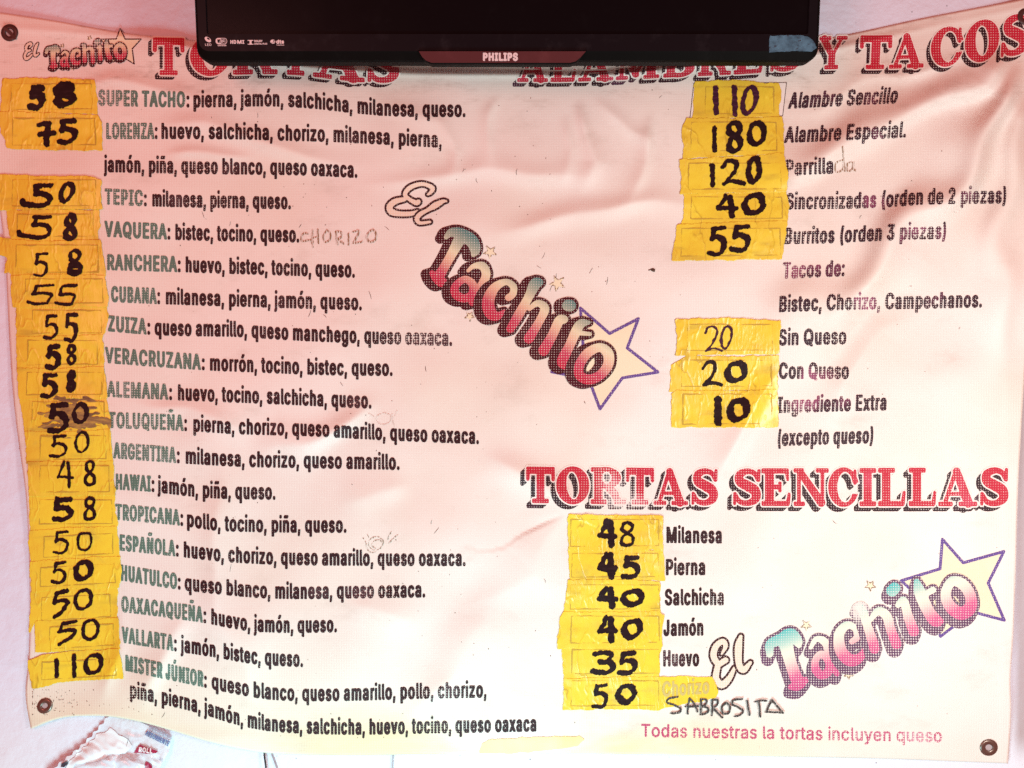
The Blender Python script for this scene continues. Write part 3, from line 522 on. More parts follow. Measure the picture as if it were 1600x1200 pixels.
PITCH = 3.9
def weave(n, uv):
    x, y, _ = n.sep(uv)
    k = 1000*2*math.pi/PITCH
    wob = n.noise(uv, 40, 1)
    sx = n.math('MULTIPLY_ADD', n.math('SINE', n.math('MULTIPLY_ADD', wob, 3.0, n.math('MULTIPLY', x, k))), .5, .5)
    sy = n.math('MULTIPLY_ADD', n.math('SINE', n.math('MULTIPLY_ADD', wob, 3.0, n.math('MULTIPLY', y, k))), .5, .5)
    return sx, sy
# shared colour of the bare vinyl
grp = bpy.data.node_groups.new('vinyl_colour', 'ShaderNodeTree')
grp.interface.new_socket('Color', in_out='OUTPUT', socket_type='NodeSocketColor')
n = N(grp)
go = n.node('NodeGroupOutput')
uv = n.uv(); ux, uy, _ = n.sep(uv)
c = n.mix(n.step(n.noise(uv, 2.6, 4), .35, .75), (.80, .735, .70), (.755, .67, .60))
# yellowed patches along the lower hem and the left border
yl = n.math('MULTIPLY', n.step(uy, 1.08, 1.17), n.step(n.noise(n.scaled(uv, 3, 9), 1.4, 3), .36, .62))
c = n.mix(n.math('MULTIPLY', n.math('MULTIPLY', yl, n.math('SUBTRACT', 1.0, n.step(ux, .9, 1.45))), .8), c, (.79, .66, .33))
yb = n.math('MULTIPLY', n.step(uy, .95, 1.15), n.math('SUBTRACT', 1.0, n.step(ux, .25, .75)))
c = n.mix(n.math('MULTIPLY', yb, .7), c, (.76, .69, .55))
# handling grime
gr = n.step(n.noise(n.scaled(uv, 1, 1.6), 7, 6, .7), .52, .78)
c = n.mix(n.math('MULTIPLY', gr, .30), c, (.42, .33, .27))
hem = n.math('SUBTRACT', 1.0, n.step(uy, .03, .2))
gr2 = n.step(n.noise(n.scaled(uv, 14, 40), 1, 6, .75), .5, .72)
c = n.mix(n.math('MULTIPLY', n.math('MULTIPLY', gr2, n.math('SUBTRACT', 1.0, n.step(uy, .09, .22))), .45), c, (.30, .20, .15))
# dust specks
vo = n.node('ShaderNodeTexVoronoi'); n.put(vo.inputs['Vector'], uv); vo.inputs['Scale'].default_value = 62
sp = n.math('MULTIPLY', n.math('LESS_THAN', vo.outputs['Distance'], n.math('MULTIPLY', n.noise(uv, 23, 2), .11)), n.step(n.noise(uv, 5, 3), .5, .62))
c = n.mix(n.math('MULTIPLY', sp, .8), c, (.16, .10, .07))
sx, sy = weave(n, uv)
th = n.math('MULTIPLY', n.math('MULTIPLY_ADD', sy, .35, sx), n.step(n.noise(uv, 6, 3), .38, .66))
c = n.mix(n.math('MULTIPLY', th, .10), c, (.45, .33, .27))
grp.links.new(c, go.inputs[0])

def vinyl_color(n):
    g = n.node('ShaderNodeGroup'); g.node_tree = grp
    return g.outputs[0]

def vinyl():
    m, nt, b = mat('vinyl_sheet'); n = N(nt)
    uv = n.uv()
    n.put(b.inputs['Base Color'], vinyl_color(n))
    b.inputs['Roughness'].default_value = .5
    b.inputs['Specular IOR Level'].default_value = .35
    sx, sy = weave(n, uv)
    hh = n.math('ADD', n.math('MULTIPLY', n.math('MULTIPLY_ADD', sy, .4, sx), .16), n.math('MULTIPLY', n.noise(uv, 14, 4, .5), 1.2))
    n.put(b.inputs['Normal'], n.bump(hh, .35, .0012))
    return m
M_VINYL = vinyl()

def ink(name, col, col2=None, holes=.1, rough=.5, patch=.3, grad=None):
    """print on woven vinyl: bare weave shows through as it wears; col2 = bleached tone of the same ink"""
    m, nt, b = mat(name); n = N(nt)
    uv = n.uv(); w = n.attr('wear')
    no = n.noise(uv, 16, 4, .6)
    st1 = n.noise(n.scaled(uv, 260, 14), 1, 2); st2 = n.noise(n.scaled(uv, 14, 260), 1, 2); fn_ = n.noise(uv, 210, 2)
    irr = n.math('ADD', n.math('ADD', st1, n.math('MULTIPLY', st2, .7)), n.math('MULTIPLY', fn_, .9))
    tot = n.math('ADD', n.math('ADD', w, holes), n.math('MULTIPLY', n.math('SUBTRACT', no, .5), patch*2))
    tot = n.math('ADD', tot, n.math('MULTIPLY', n.math('SUBTRACT', irr, 1.3), .42))
    sx, sy = weave(n, uv)
    hol = n.math('ADD', n.math('MULTIPLY', n.math('MULTIPLY', sx, sy), .7), n.math('MULTIPLY', n.math('MAXIMUM', sx, sy), .3))
    T = n.math('SUBTRACT', 1.0, tot)
    f = n.step(hol, n.math('SUBTRACT', T, .18), n.math('ADD', T, .22))
    c = grad(n) if grad else None
    if c is None:
        c = col
        if col2:
            c = n.mix(n.step(n.math('ADD', n.noise(n.scaled(uv, 1, .8), 13, 2), n.math('MULTIPLY', n.math('SUBTRACT', w, .3), .5)), .44, .62), col, col2)
    n.put(b.inputs['Base Color'], n.mix(n.math('MULTIPLY', f, .9), c, vinyl_color(n)))
    b.inputs['Roughness'].default_value = rough
    b.inputs['Specular IOR Level'].default_value = .12
    n.put(b.inputs['Normal'], n.bump(n.noise(uv, 14, 4, .5), .35, .0014))
    return m
M_BLACK = ink('black_print', (.034, .012, .015), (.075, .034, .042), .0, patch=.22)
M_PURPLE = ink('bleached_black_print', (.040, .016, .026), (.27, .065, .14), .14, patch=.26)
M_GREEN = ink('green_print', (.10, .175, .14), (.16, .22, .19), .10, patch=.26)
M_RED = ink('red_print', (.50, .020, .045), (.56, .06, .11), .14, patch=.22)
M_SHADOW = ink('black_shadow_print', (.035, .012, .018), (.09, .035, .065), .16, patch=.2)
M_MAGENTA = ink('magenta_print', (.48, .07, .16), (.56, .20, .30), .24, patch=.4)
M_HALO = ink('bare_halo', (.80, .72, .68), None, .1)
M_PURPLELINE = ink('violet_print', (.13, .07, .27), (.20, .12, .34), .12, patch=.2)
M_CREAM = ink('cream_print', (.80, .69, .50), (.80, .72, .58), .05, patch=.1)
M_LOGODARK = ink('plum_print', (.060, .005, .010), (.075, .008, .018), .16, patch=.1)
M_LOGODARK2 = ink('plum_print_bleached', (.12, .05, .11), (.16, .07, .15), .38, patch=.08)
M_OUTLINE = ink('plum_outline', (.045, .012, .016), None, .12, patch=.2)
M_PEACH = ink('peach_print', (.78, .62, .50), None, .30, patch=.1)
M_STARLINE = ink('ochre_print', (.25, .16, .09), None, .3, patch=.4)
def logo_grad(teal, red, pink, mid, cream):
    def g(n):
        return n.ramp(n.attr('grad'), [(0, red), (.24, pink), (.46, mid), (.60, cream), (.74, tuple((a+b)/2 for a, b in zip(cream, teal))), (.95, teal)])
    return g
M_LOGO = ink('rainbow_print_faded', None, None, .22, patch=.08, grad=logo_grad((.10, .21, .20), (.46, .012, .045), (.50, .05, .10), (.70, .42, .30), (.72, .62, .42)))
M_LOGO2 = ink('rainbow_print_turquoise', None, None, .28, patch=.08, grad=logo_grad((.05, .42, .42), (.50, .06, .20), (.60, .11, .25), (.80, .58, .52), (.80, .76, .62)))

def simple(name, col, rough=.5, spec=.5, metal=0.0):
    m, nt, b = mat(name)
    b.inputs['Base Color'].default_value = tuple(col)+(1,)
    b.inputs['Roughness'].default_value = rough
    b.inputs['Specular IOR Level'].default_value = spec
    b.inputs['Metallic'].default_value = metal
    return m
def pencil(name, col, cover):
    m, nt, b = mat(name); n = N(nt)
    uv = n.uv()
    sx, sy = weave(n, uv)
    f = n.step(n.math('ADD', n.math('MULTIPLY', n.noise(uv, 180, 3), .6), n.math('MULTIPLY', sx, .4)), cover-.2, cover+.2)
    n.put(b.inputs['Base Color'], n.mix(f, tuple(col), vinyl_color(n)))
    b.inputs['Roughness'].default_value = .6
    return m
M_PENCIL = pencil('pencil_brown', (.25, .13, .06), .56)
M_PENCIL2 = pencil('pencil_grey', (.22, .16, .10), .52)
M_FAINT = pencil('pencil_faint', (.55, .42, .36), .4)
M_MARK = pencil('marker_on_vinyl', (.03, .02, .02), .8)
M_DIRT = simple('dirt', (.10, .06, .045), .8, .2)

def tape_mat(name, col, col2):
    m, nt, b = mat(name); n = N(nt)
    uv = n.uv()
    c = n.mix(n.step(n.noise(uv, 9, 5, .6), .38, .64), col, col2)
    c = n.mix(n.math('MULTIPLY', n.step(n.noise(n.scaled(uv, 9, 30), 1, 4, .6), .56, .72), .45), c, (.36, .24, .05))
    c = n.mix(n.math('MULTIPLY', n.step(n.noise(uv, 17, 5, .65), .54, .74), .4), c, (.42, .32, .08))
    # lifted creases of the clear tape
    cn = n.math('ABSOLUTE', n.math('SUBTRACT', n.noise(n.scaled(uv, 22, 9), 1, 3, .5), .5))
    cr = n.math('MULTIPLY', n.math('SUBTRACT', 1.0, n.step(cn, .0, .012)), n.step(n.noise(uv, 13, 3), .52, .6))
    c = n.mix(n.math('MULTIPLY', cr, .5), c, (.33, .18, .02))
    n.put(b.inputs['Base Color'], c)
    b.inputs['Roughness'].default_value = .34
    b.inputs['Specular IOR Level'].default_value = .5
    b.inputs['Coat Weight'].default_value = .1
    b.inputs['Coat Roughness'].default_value = .2
    wr = n.math('ADD', n.noise(n.scaled(uv, 55, 22), 1, 3, .55), n.math('MULTIPLY', n.step(cn, .0, .03), -.5))
    fine = n.math('ABSOLUTE', n.math('SUBTRACT', n.noise(n.scaled(uv, 160, 34), 1, 2), .5))
    wr = n.math('ADD', wr, n.math('MULTIPLY', n.math('MULTIPLY', fine, n.step(n.noise(uv, 18, 2), .5, .62)), 2.2))
    n.put(b.inputs['Normal'], n.bump(wr, .5, .0016))
    return m
M_TAPE = tape_mat('yellow_tape', (.80, .60, .05), (.74, .51, .045))
M_SLIP = tape_mat('yellow_paper_under_tape', (.80, .62, .045), (.75, .53, .04))
M_TAPE2 = tape_mat('lemon_tape', (.82, .60, .045), (.77, .53, .04))
M_SLIP2 = tape_mat('lemon_paper_under_tape', (.83, .61, .04), (.78, .55, .04))
M_GRIME = simple('tape_edge_grime', (.50, .32, .04), .6, .3)
M_RULE = simple('ruled_line', (.12, .07, .06), .6, .3)
def marker_mat(name, col, col2):
    m, nt, b = mat(name); n = N(nt)
    uv = n.uv()
    st = n.noise(n.scaled(uv, 60, 220), 1, 3, .6)
    n.put(b.inputs['Base Color'], n.mix(n.step(st, .45, .75), col, col2))
    b.inputs['Roughness'].default_value = .42
    b.inputs['Specular IOR Level'].default_value = .12
    n.put(b.inputs['Normal'], n.bump(n.noise(n.scaled(uv, 70, 26), 1, 4, .6), .4, .0014))
    return m
M_INK = marker_mat('black_marker', (.016, .006, .008), (.030, .012, .015))
M_INKP = marker_mat('purple_marker', (.045, .012, .028), (.10, .025, .06))
def smudge_mat():
    m, nt, b = mat('marker_smudge'); n = N(nt)
    uv = n.uv(); no = n.noise(n.scaled(uv, 30, 110), 1, 5, .65)
    n.put(b.inputs['Base Color'], n.ramp(no, [(.3, (.06, .035, .02)), (.5, (.26, .16, .06)), (.72, (.62, .40, .06))]))
    b.inputs['Roughness'].default_value = .5
    return m
M_SMUDGE = smudge_mat()

# ------------------------------------------------------------------ wall
def wall_mat():
    m, nt, b = mat('wall_paint'); n = N(nt)
    tc = n.node('ShaderNodeTexCoord'); o = tc.outputs['Object']
    x, y, z = n.sep(o)
    low = n.math('ADD', z, n.math('MULTIPLY', n.math('SUBTRACT', n.noise(o, 6, 3), .5), .05))
    c = n.mix(n.step(low, -.30, -.455), (.70, .71, .85), (.72, .72, .80))
    c = n.mix(n.math('MULTIPLY', n.step(n.noise(o, 9, 5, .6), .5, .8), .25), c, (.52, .42, .45))
    shadow_band = n.math('MULTIPLY', n.step(x, .585, .60), n.step(z, -.45, -.41))  # banner's shadow on the wall to its right, put into the paint colour
    c = n.mix(n.math('MULTIPLY', shadow_band, .8), c, (.36, .26, .26))
    vo = n.node('ShaderNodeTexVoronoi'); n.put(vo.inputs['Vector'], o); vo.inputs['Scale'].default_value = 70
    sp = n.math('LESS_THAN', vo.outputs['Distance'], n.math('MULTIPLY', n.noise(o, 31, 2), .12))
    sp = n.math('MULTIPLY', sp, n.step(n.noise(o, 8, 3), .44, .56))
    sc1 = n.math('MULTIPLY', n.step(n.noise(n.scaled(o, 5, 1, 26), 1, 5, .7), .58, .72), .22)
    c = n.mix(sc1, c, (.40, .32, .34))
    c = n.mix(n.math('MULTIPLY', sp, .7), c, (.14, .10, .10))
    n.put(b.inputs['Base Color'], c)
    b.inputs['Roughness'].default_value = .55
    n.put(b.inputs['Normal'], n.bump(n.math('ADD', n.noise(o, 60, 5), n.math('MULTIPLY', n.noise(o, 9, 3), 2.5)), .35, .004))
    return m
WY = .9852
wv = [(-1.6, WY, .0), (1.6, WY, .0), (1.6, WY, 2.6), (-1.6, WY, 2.6), (-1.6, WY+.12, .0), (1.6, WY+.12, .0), (1.6, WY+.12, 2.6), (-1.6, WY+.12, 2.6)]
wf = [(0, 1, 2, 3), (5, 4, 7, 6), (4, 0, 3, 7), (1, 5, 6, 2), (3, 2, 6, 7), (4, 5, 1, 0)]
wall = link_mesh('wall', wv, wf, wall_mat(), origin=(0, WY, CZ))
tag(wall, 'pinkish painted wall behind the banner, white and speckled lower down', 'wall')

# ------------------------------------------------------------------ banner sheet
ban = empty('menu_banner', pt(800, 1180, D))
tag(ban, 'large worn cream vinyl menu banner hung on the pink wall under the television', 'banner')
top_y = interp([(-60,14),(-20,17),(25,23),(90,33),(200,52),(240,56),(305,63),(450,78),(640,86),(950,84),(1150,76),(1280,62),(1450,27),(1600,-2),(1680,-20)])
bot_y = interp([(35,1142),(48,1139),(75,1128),(100,1121),(135,1118.5),(170,1119.5),(215,1127),(270,1142),(330,1160),(400,1174.5),(440,1178),(520,1180),(700,1178),(850,1177),(1000,1178.5),(1150,1181),(1400,1186),(1500,1190),(1575,1193),(1640,1196)])
left_x = interp([(10,-25),(250,-14),(330,0),(400,8),(500,13),(600,19),(660,25),(705,31),(770,40),(830,44),(900,46),(980,46.5),(1040,44),(1085,40),(1145,49)])
right_x = interp([(-20,1660),(300,1630),(450,1612),(560,1603),(650,1597),(760,1591),(900,1587),(1000,1583),(1060,1579),(1110,1580),(1196,1575)])
nu, nv = 430, 330
U, V = np.meshgrid(np.linspace(0, 1, nu), np.linspace(0, 1, nv))
py = 10+V*1170
for _ in range(6):
    xl = left_x(py); xr = right_x(py)
    px = xl+(xr-xl)*U
    py = top_y(px)+(bot_y(px)-top_y(px))*V
SP = on_banner(px.ravel(), py.ravel(), 0)
idx = np.arange(nu*nv).reshape(nv, nu)
q = np.stack([idx[:-1, :-1], idx[1:, :-1], idx[1:, 1:], idx[:-1, 1:]], -1).reshape(-1, 4).tolist()
sheet = link_mesh('sheet', SP, q, M_VINYL, ban, uv=np.stack([px.ravel(), py.ravel()], -1)/1000.0, smooth=True, solid=.0006)

# ------------------------------------------------------------------ printed menu lines
def wear_fn(base=0.0, spots=()):
    def f(X, Y):
        w = np.full(np.shape(X), base, float)
        for cx, cy, rx, ry, a in spots: w = w + a*np.exp(-((X-cx)/rx)**2-((Y-cy)/ry)**2)
        return w
    return f
LEFT = [
 ([('SUPER TACHO',153,290,2),(':',290,297,0),('pierna, jamón, salchicha, milanesa, queso.',301,728,0)],[(153,164),(300,167),(430,165.5),(490,169),(545,175),(600,180),(727,182)],[(170,155,30,30,.25)]),
 ([('LORENZA',165,241,2),(':',241,247,0),('huevo, salchicha, chorizo, milanesa, pierna,',251,691,0)],[(165,216),(380,217),(430,218.5),(520,221),(610,225.5),(690,230)],[(170,205,70,30,.2),(690,225,25,20,.3)]),
 ([('jamón, piña, queso blanco, queso oaxaca.',163,559,0)],[(163,268),(270,270),(400,272),(470,273),(558,277)],[(300,265,60,30,.15)]),
 ([('TEPIC',163,224,2),(':',224,230,0),('milanesa, pierna, queso.',237,455,0)],[(163,318.5),(237,321.5),(454,326)],[(190,310,40,30,.15),(330,310,80,30,.12)]),
 ([('VAQUERA',163,261,2),(':',261,267,0),('bistec, tocino, queso.',273,468,0)],[(163,369),(265,373.5),(467,378)],[]),
 ([('RANCHERA',166,277,2),(':',277,283,0),('huevo, bistec, tocino, queso.',289,555,0)],[(166,421),(285,424.5),(554,433)],[]),
 ([('CUBANA',173,245,2),(':',245,251,0),('milanesa, pierna, jamón, queso.',258,566,0)],[(173,471),(258,474.5),(400,479),(565,484)],[(480,475,60,30,.12)]),
 ([('ZUIZA',168,229,2),(':',229,236,0),('queso amarillo, queso manchego, queso oaxaca.',241,707,0)],[(167,516.5),(241,522.5),(380,526),(450,530.5),(560,535.5),(706,539.5)],[(650,530,60,30,.42)]),
 ([('VERACRUZANA',164,314,2),(':',314,321,0),('morrón, tocino, bistec, queso.',327,614,0)],[(163,566),(240,572),(327,578),(400,581),(500,585),(613,586.5)],[]),
 ([('ALEMANA',167,263,2),(':',263,270,0),('huevo, tocino, salchicha, queso.',277,581,0)],[(166,619),(277,624.5),(416,630),(500,634),(580,637.5)],[(200,610,40,30,.2)]),
 ([('TOLUQUEÑA',169,287,2),(':',287,293,0),('pierna, chorizo, queso amarillo, queso oaxaca.',301,749,0)],[(168,667.5),(290,672.5),(372,677.5),(480,680.5),(600,687),(748,693)],[(230,660,60,30,.15)]),
 ([('ARGENTINA',177,275,2),(':',275,282,0),('milanesa, chorizo, queso amarillo.',289,625,0)],[(177,715),(282,723),(380,728.5),(480,730.5),(624,733.5)],[(240,710,50,30,.15)]),
 ([('HAWAI',180,236,2),(':',236,242,0),('jamón, piña, queso.',247,431,0)],[(180,764),(241,768),(290,774),(330,777.5),(430,780)],[]),
 ([('TROPICANA',180,281,2),(':',281,287,0),('pollo, tocino, piña, queso.',291,542,0)],[(180,811),(286,821),(330,827.5),(400,830.5),(541,831.5)],[]),
 ([('ESPAÑOLA',186,274,2),(':',274,280,0),('huevo, chorizo, queso amarillo, queso oaxaca.',286,728,0)],[(186,859),(279,869),(340,876),(420,881),(500,882.5),(727,883.5)],[(640,880,60,30,.1)]),
 ([('HUATULCO',188,277,2),(':',277,283,0),('queso blanco, milanesa, queso oaxaca.',288,665,0)],[(188,906),(281,920.5),(345,928),(400,933),(450,935),(550,934),(664,932.5)],[(580,925,50,30,.12)]),
 ([('OAXACAQUEÑA',189,317,2),(':',317,323,0),('huevo, jamón, queso.',329,527,0)],[(189,955),(316,972),(380,984),(430,987.5),(526,987)],[(200,950,30,30,.15)]),
 ([('VALLARTA',190,271,2),(':',271,277,0),('jamón, bistec, queso.',283,474,0)],[(190,1003),(276,1017),(340,1027),(395,1036.5),(473,1041.5)],[]),
 ([('MISTER JÚNIOR',195,318,2),(':',318,324,0),('queso blanco, queso amarillo, pollo, chorizo,',330,761,0)],[(195,1047),(323,1074),(370,1084),(420,1092),(470,1094.5),(550,1094),(640,1091.5),(760,1089)],[(690,1085,40,30,.18)]),
 ([('piña, pierna, jamón, milanesa, salchicha, huevo, tocino, queso oaxaca',202,839,0)],[(202,1089),(260,1101),(320,1116),(360,1129),(410,1140),(460,1144.5),(540,1147),(700,1144.5),(838,1142)],[(205,1085,25,20,.35),(690,1140,60,25,.2)]),
]
line_labels = []
for segs, bl, spots in LEFT:
    pc = Piece(); b = interp(bl)
    for s, x0, x1, mt in segs:
        put_text(pc, s, x0, x1, b, mat={0: 0, 2: 1}[mt], wear=wear_fn(0, spots), cap=23.0)
    o = pc.build('menu_line', [M_BLACK, M_GREEN], ban)
    o['label'] = 'printed line reading ' + ''.join(t[0] if t[0] == ':' else ' '+t[0] for t in segs).strip().rstrip('.,')
RIGHT = [
 ('Alambre Sencillo',1231,1402,[(1231,169),(1404,160)],.16,[(1350,160,50,40,.15)]),
 ('Alambre Especial.',1225,1416,[(1225,222.5),(1415,214)],.10,[(1380,205,50,40,.15)]),
 ('Parrilla',1226,1303,[(1226,274),(1303,270)],.02,[(1240,265,12,30,.3)]),
 ('Sincronizadas (orden de 2 piezas)',1227,1574,[(1226,326.5),(1370,323.5),(1440,319),(1573,316.5)],.05,[(1300,320,50,40,.22),(1500,310,50,40,.25)]),
 ('Burritos (orden 3 piezas)',1224,1480,[(1224,380.5),(1310,378.5),(1380,375),(1479,372)],.06,[(1250,370,30,40,.25),(1440,370,40,40,.3)]),
 ('Tacos de:',1222,1320,[(1222,434.5),(1319,430.5)],.05,[(1240,425,30,30,.32)]),
 ('Bistec, Chorizo, Campechanos.',1216,1535,[(1216,487),(1300,484),(1400,482),(1534,479.5)],.04,[(1350,475,30,40,.3),(1420,475,60,40,.2)]),
 ('Sin Queso',1216,1323,[(1216,539),(1322,537)],.02,[(1310,530,25,30,.25)]),
 ('Con Queso',1216,1327,[(1216,591),(1327,591)],.02,[(1300,580,30,30,.2)]),
 ('Ingrediente Extra',1214,1386,[(1214,644.5),(1385,640)],.04,[(1245,640,25,30,.3)]),
 ('(excepto queso)',1213,1366,[(1213,696),(1365,691.5)],.05,[]),
 ('Milanesa',1040,1129,[(1040,847.5),(1128,848)],0,[]),
 ('Pierna',1039,1103,[(1039,898),(1103,897.5)],0,[]),
 ('Salchicha',1038,1132,[(1037,945),(1132,944.5)],0,[(1125,935,20,30,.3)]),
 ('Jamón',1036,1100,[(1036,993),(1099,992)],0,[]),
 ('Huevo',1035,1093,[(1035,1040.5),(1093,1040)],0,[(1055,1030,20,30,.15)]),
]
for s, x0, x1, bl, shr, spots in RIGHT:
    pc = Piece()
    put_text(pc, s, x0, x1, interp(bl), wear=wear_fn(0, spots), shear=shr, cap=23.4)
    o = pc.build('menu_line', [M_PURPLE if bl[0][1] < 720 else M_BLACK], ban)
    o['label'] = 'printed line reading ' + s.rstrip('.')
pc = Piece()
put_text(pc, 'Todas nuestras la tortas incluyen queso', 1001, 1473, interp([(1001,1151),(1200,1154.5),(1472,1159.5)]), cap=19.5, bold=.45, wear=wear_fn(0, [(1440,1150,50,30,.42),(1340,1150,60,30,.15)]))
o = pc.build('menu_line', [M_MAGENTA], ban); o['label'] = 'thin pink line reading Todas nuestras la tortas incluyen queso'

# ------------------------------------------------------------------ big serif headings
pc = Piece()
hb = interp([(820,786),(1100,790),(1300,791),(1575,791)])
xs = [('T',822,867),('O',869,921),('R',923,978),('T',978,1022),('A',1021,1075),('S',1080,1122),
      ('S',1145,1189),('E',1190,1236),('N',1240,1295),('C',1294,1340),('I',1343,1369),('L',1372,1416),('L',1420,1464),('A',1466,1527),('S',1531,1576)]
heading(pc, xs, hb, interp([(820,57),(1200,59),(1575,61)]), (-8.5, 7.5), 2.2,
        wear_fn(0, [(962,775,26,30,.62),(945,745,20,20,.3),(1000,785,30,14,.45),(1480,760,30,40,.12)]))
o = pc.build('heading', [M_RED, M_SHADOW, M_HALO], ban); o['label'] = 'red serif heading reading TORTAS SENCILLAS'
pc = Piece()
xs = [('T',239,288),('O',297,360),('R',364,434),('T',438,486),('A',489,570),('S',574,624)]
heading(pc, xs, interp([(237,117),(300,118),(360,117),(430,116),(480,119),(520,124),(570,129),(625,130)]), interp([(240,58),(300,60),(640,62)]), (-7, 6.5), 2.2, wear_fn(.05))
o = pc.build('heading', [M_RED, M_SHADOW, M_HALO], ban); o['label'] = 'red serif heading reading TORTAS, half hidden by the television'
pc = Piece()
xs = [('A',808,856),('L',860,900),('A',903,958),('M',962,1030),('B',1036,1086),('R',1090,1142),('E',1146,1192),('S',1203,1249),
      ('Y',1278,1322),('T',1342,1392),('A',1389,1443),('C',1453,1502),('O',1506,1560),('S',1563,1606)]
heading(pc, xs, interp([(800,128),(880,128),(950,126),(1050,121),(1140,117),(1240,111),(1310,108),(1370,108),(1430,106),(1480,103),(1530,96),(1580,88),(1610,84)]),
        interp([(800,50),(1240,52),(1320,52),(1400,54),(1500,62),(1600,66)]), (-6.5, 7), 2.0, wear_fn(.02), shear=.05)
o = pc.build('heading', [M_RED, M_SHADOW, M_HALO], ban); o['label'] = 'red serif heading reading ALAMBRES Y TACOS, partly hidden by the television'

# ------------------------------------------------------------------ balloon-letter logos
CEN = dict(org=(640, 340), k=.25, letters=[
    [[(228,122,18),(262,92,30),(320,104,42),(388,146,44),(410,200,36),(398,232,18)], [(316,130,42),(262,230,34),(208,325,34),(180,370,40)], [(140,345,20),(165,375,32),(200,402,36),(224,398,14)]],
    [[(366,332,15),(400,304,20),(455,302,30),(478,350,32),(462,400,30),(420,470,30),(392,528,28)], ('c', [(345,385,26),(395,420,30),(390,480,30),(340,505,30),(290,480,32),(285,430,28)])],
    [[(618,500,26),(645,478,26),(648,430,26),(600,402,24),(530,440,34),(492,520,42),(505,595,42),(550,615,30),(592,580,10)]],
    [[(810,405,30),(782,418,40),(742,500,32),(680,610,34),(630,695,30)], [(748,570,18),(800,535,24),(845,568,32),(810,650,30),(745,755,36)]],
    [[(990,549,40),(1004,550,40)], [(965,636,30),(935,645,34),(890,740,34),(838,830,38)]],
    [[(1120,655,16),(1062,672,34),(1000,800,34),(955,895,38),(972,930,26)], [(1060,720,20),(1128,728,16)]],
    [('c', [(1190,812,32),(1240,850,38),(1240,920,36),(1190,985,34),(1120,1012,36),(1062,985,34),(1062,920,34),(1115,845,34)])]],
    star=[(1068,566),(1250,725),(1430,632),(1360,815),(1552,966),(1330,1002),(1190,1196),(1120,1010),(888,964),(1085,800)],
    el=[[(525,225,22),(552,205,28),(572,160,34),(500,122,30),(420,122,32),(330,160,34),(285,225,32),(330,275,30),(400,312,36),(425,302,34)], [(280,275,32),(180,300,40),(125,355,42),(150,410,42),(240,428,36),(350,425,34),(415,405,28)], [(720,295,18),(680,298,30),(600,340,42),(520,388,30),(445,430,34),(410,480,34),(440,522,28),(545,512,24)]],
    el_org=(590, 270), el_k=.15, sweep=(-9.5, 2.6), fill=M_LOGO, base=((145,405),(1130,1045)), top=388.0,
    minis=[(766,394,11),(871,443,13),(734,494,8)])
BR = dict(org=(1100, 830), k=.3, letters=[
    [[(342,640,22),(345,590,28),(400,562,32),(450,540,38),(486,572,30),(494,596,16)], [(425,585,40),(450,680,34),(478,760,36),(492,782,36)], [(452,812,18),(490,800,32),(534,772,18)]],
    [[(556,606,14),(585,562,18),(630,578,24),(655,640,24),(672,700,24),(692,742,18)], ('c', [(612,640,22),(650,680,24),(648,730,26),(612,750,26),(582,720,26),(582,670,22)])],
    [[(770,575,18),(798,550,20),(785,505,20),(745,490,24),(705,535,30),(712,620,34),(762,672,36),(815,655,26),(838,600,8)]],
    [[(795,400,14),(822,408,26),(850,490,26),(880,580,30),(888,612,30)], [(862,470,14),(905,418,24),(950,440,28),(972,510,28),(1002,588,30)]],
    [[(980,310,34),(992,298,34)], [(1010,385,18),(1040,362,24),(1062,440,28),(1092,520,32)]],
    [[(1108,262,18),(1125,320,34),(1165,410,34),(1205,465,36),(1235,468,18)], [(1120,345,18),(1192,306,20)]],
    [('c', [(1290,262,28),(1345,275,32),(1385,330,32),(1388,395,36),(1340,428,38),(1285,395,34),(1258,330,30)])]],
    star=[(1242,42),(1350,165),(1562,106),(1480,270),(1564,464),(1400,420),(1232,548),(1180,400),(1028,258),(1230,196)],
    el=[[(92,640,10),(112,600,17),(98,574,19),(62,600,21),(50,650,22),(75,690,20),(112,672,20)], [(72,700,20),(62,765,22),(92,800,24),(130,768,20),(158,715,14)], [(192,548,14),(180,600,24),(182,690,22),(206,722,22),(242,684,13)]],
    el_org=(1100, 830), el_k=.3, sweep=(-3.2, 9.0), fill=M_LOGO2, base=((480,830),(1350,470)), top=330.0,
    minis=[(1260,977,9),(1326,1054,8),(1360,915,9)])
def transform_logo(L, p0, p1, q0, q1):
    a = complex(*p1)-complex(*p0); b = complex(*q1)-complex(*q0); z = b/a
    return lambda x, y: (lambda w: (w.real, w.imag))(complex(*q0)+z*(complex(x, y)-complex(*p0))), abs(z)
def star_poly(cx, cy, r, a0):
    return [(cx+(r if i % 2 == 0 else r*.42)*math.cos(a0+i*math.pi/5), cy+(r if i % 2 == 0 else r*.42)*math.sin(a0+i*math.pi/5)) for i in range(10)]
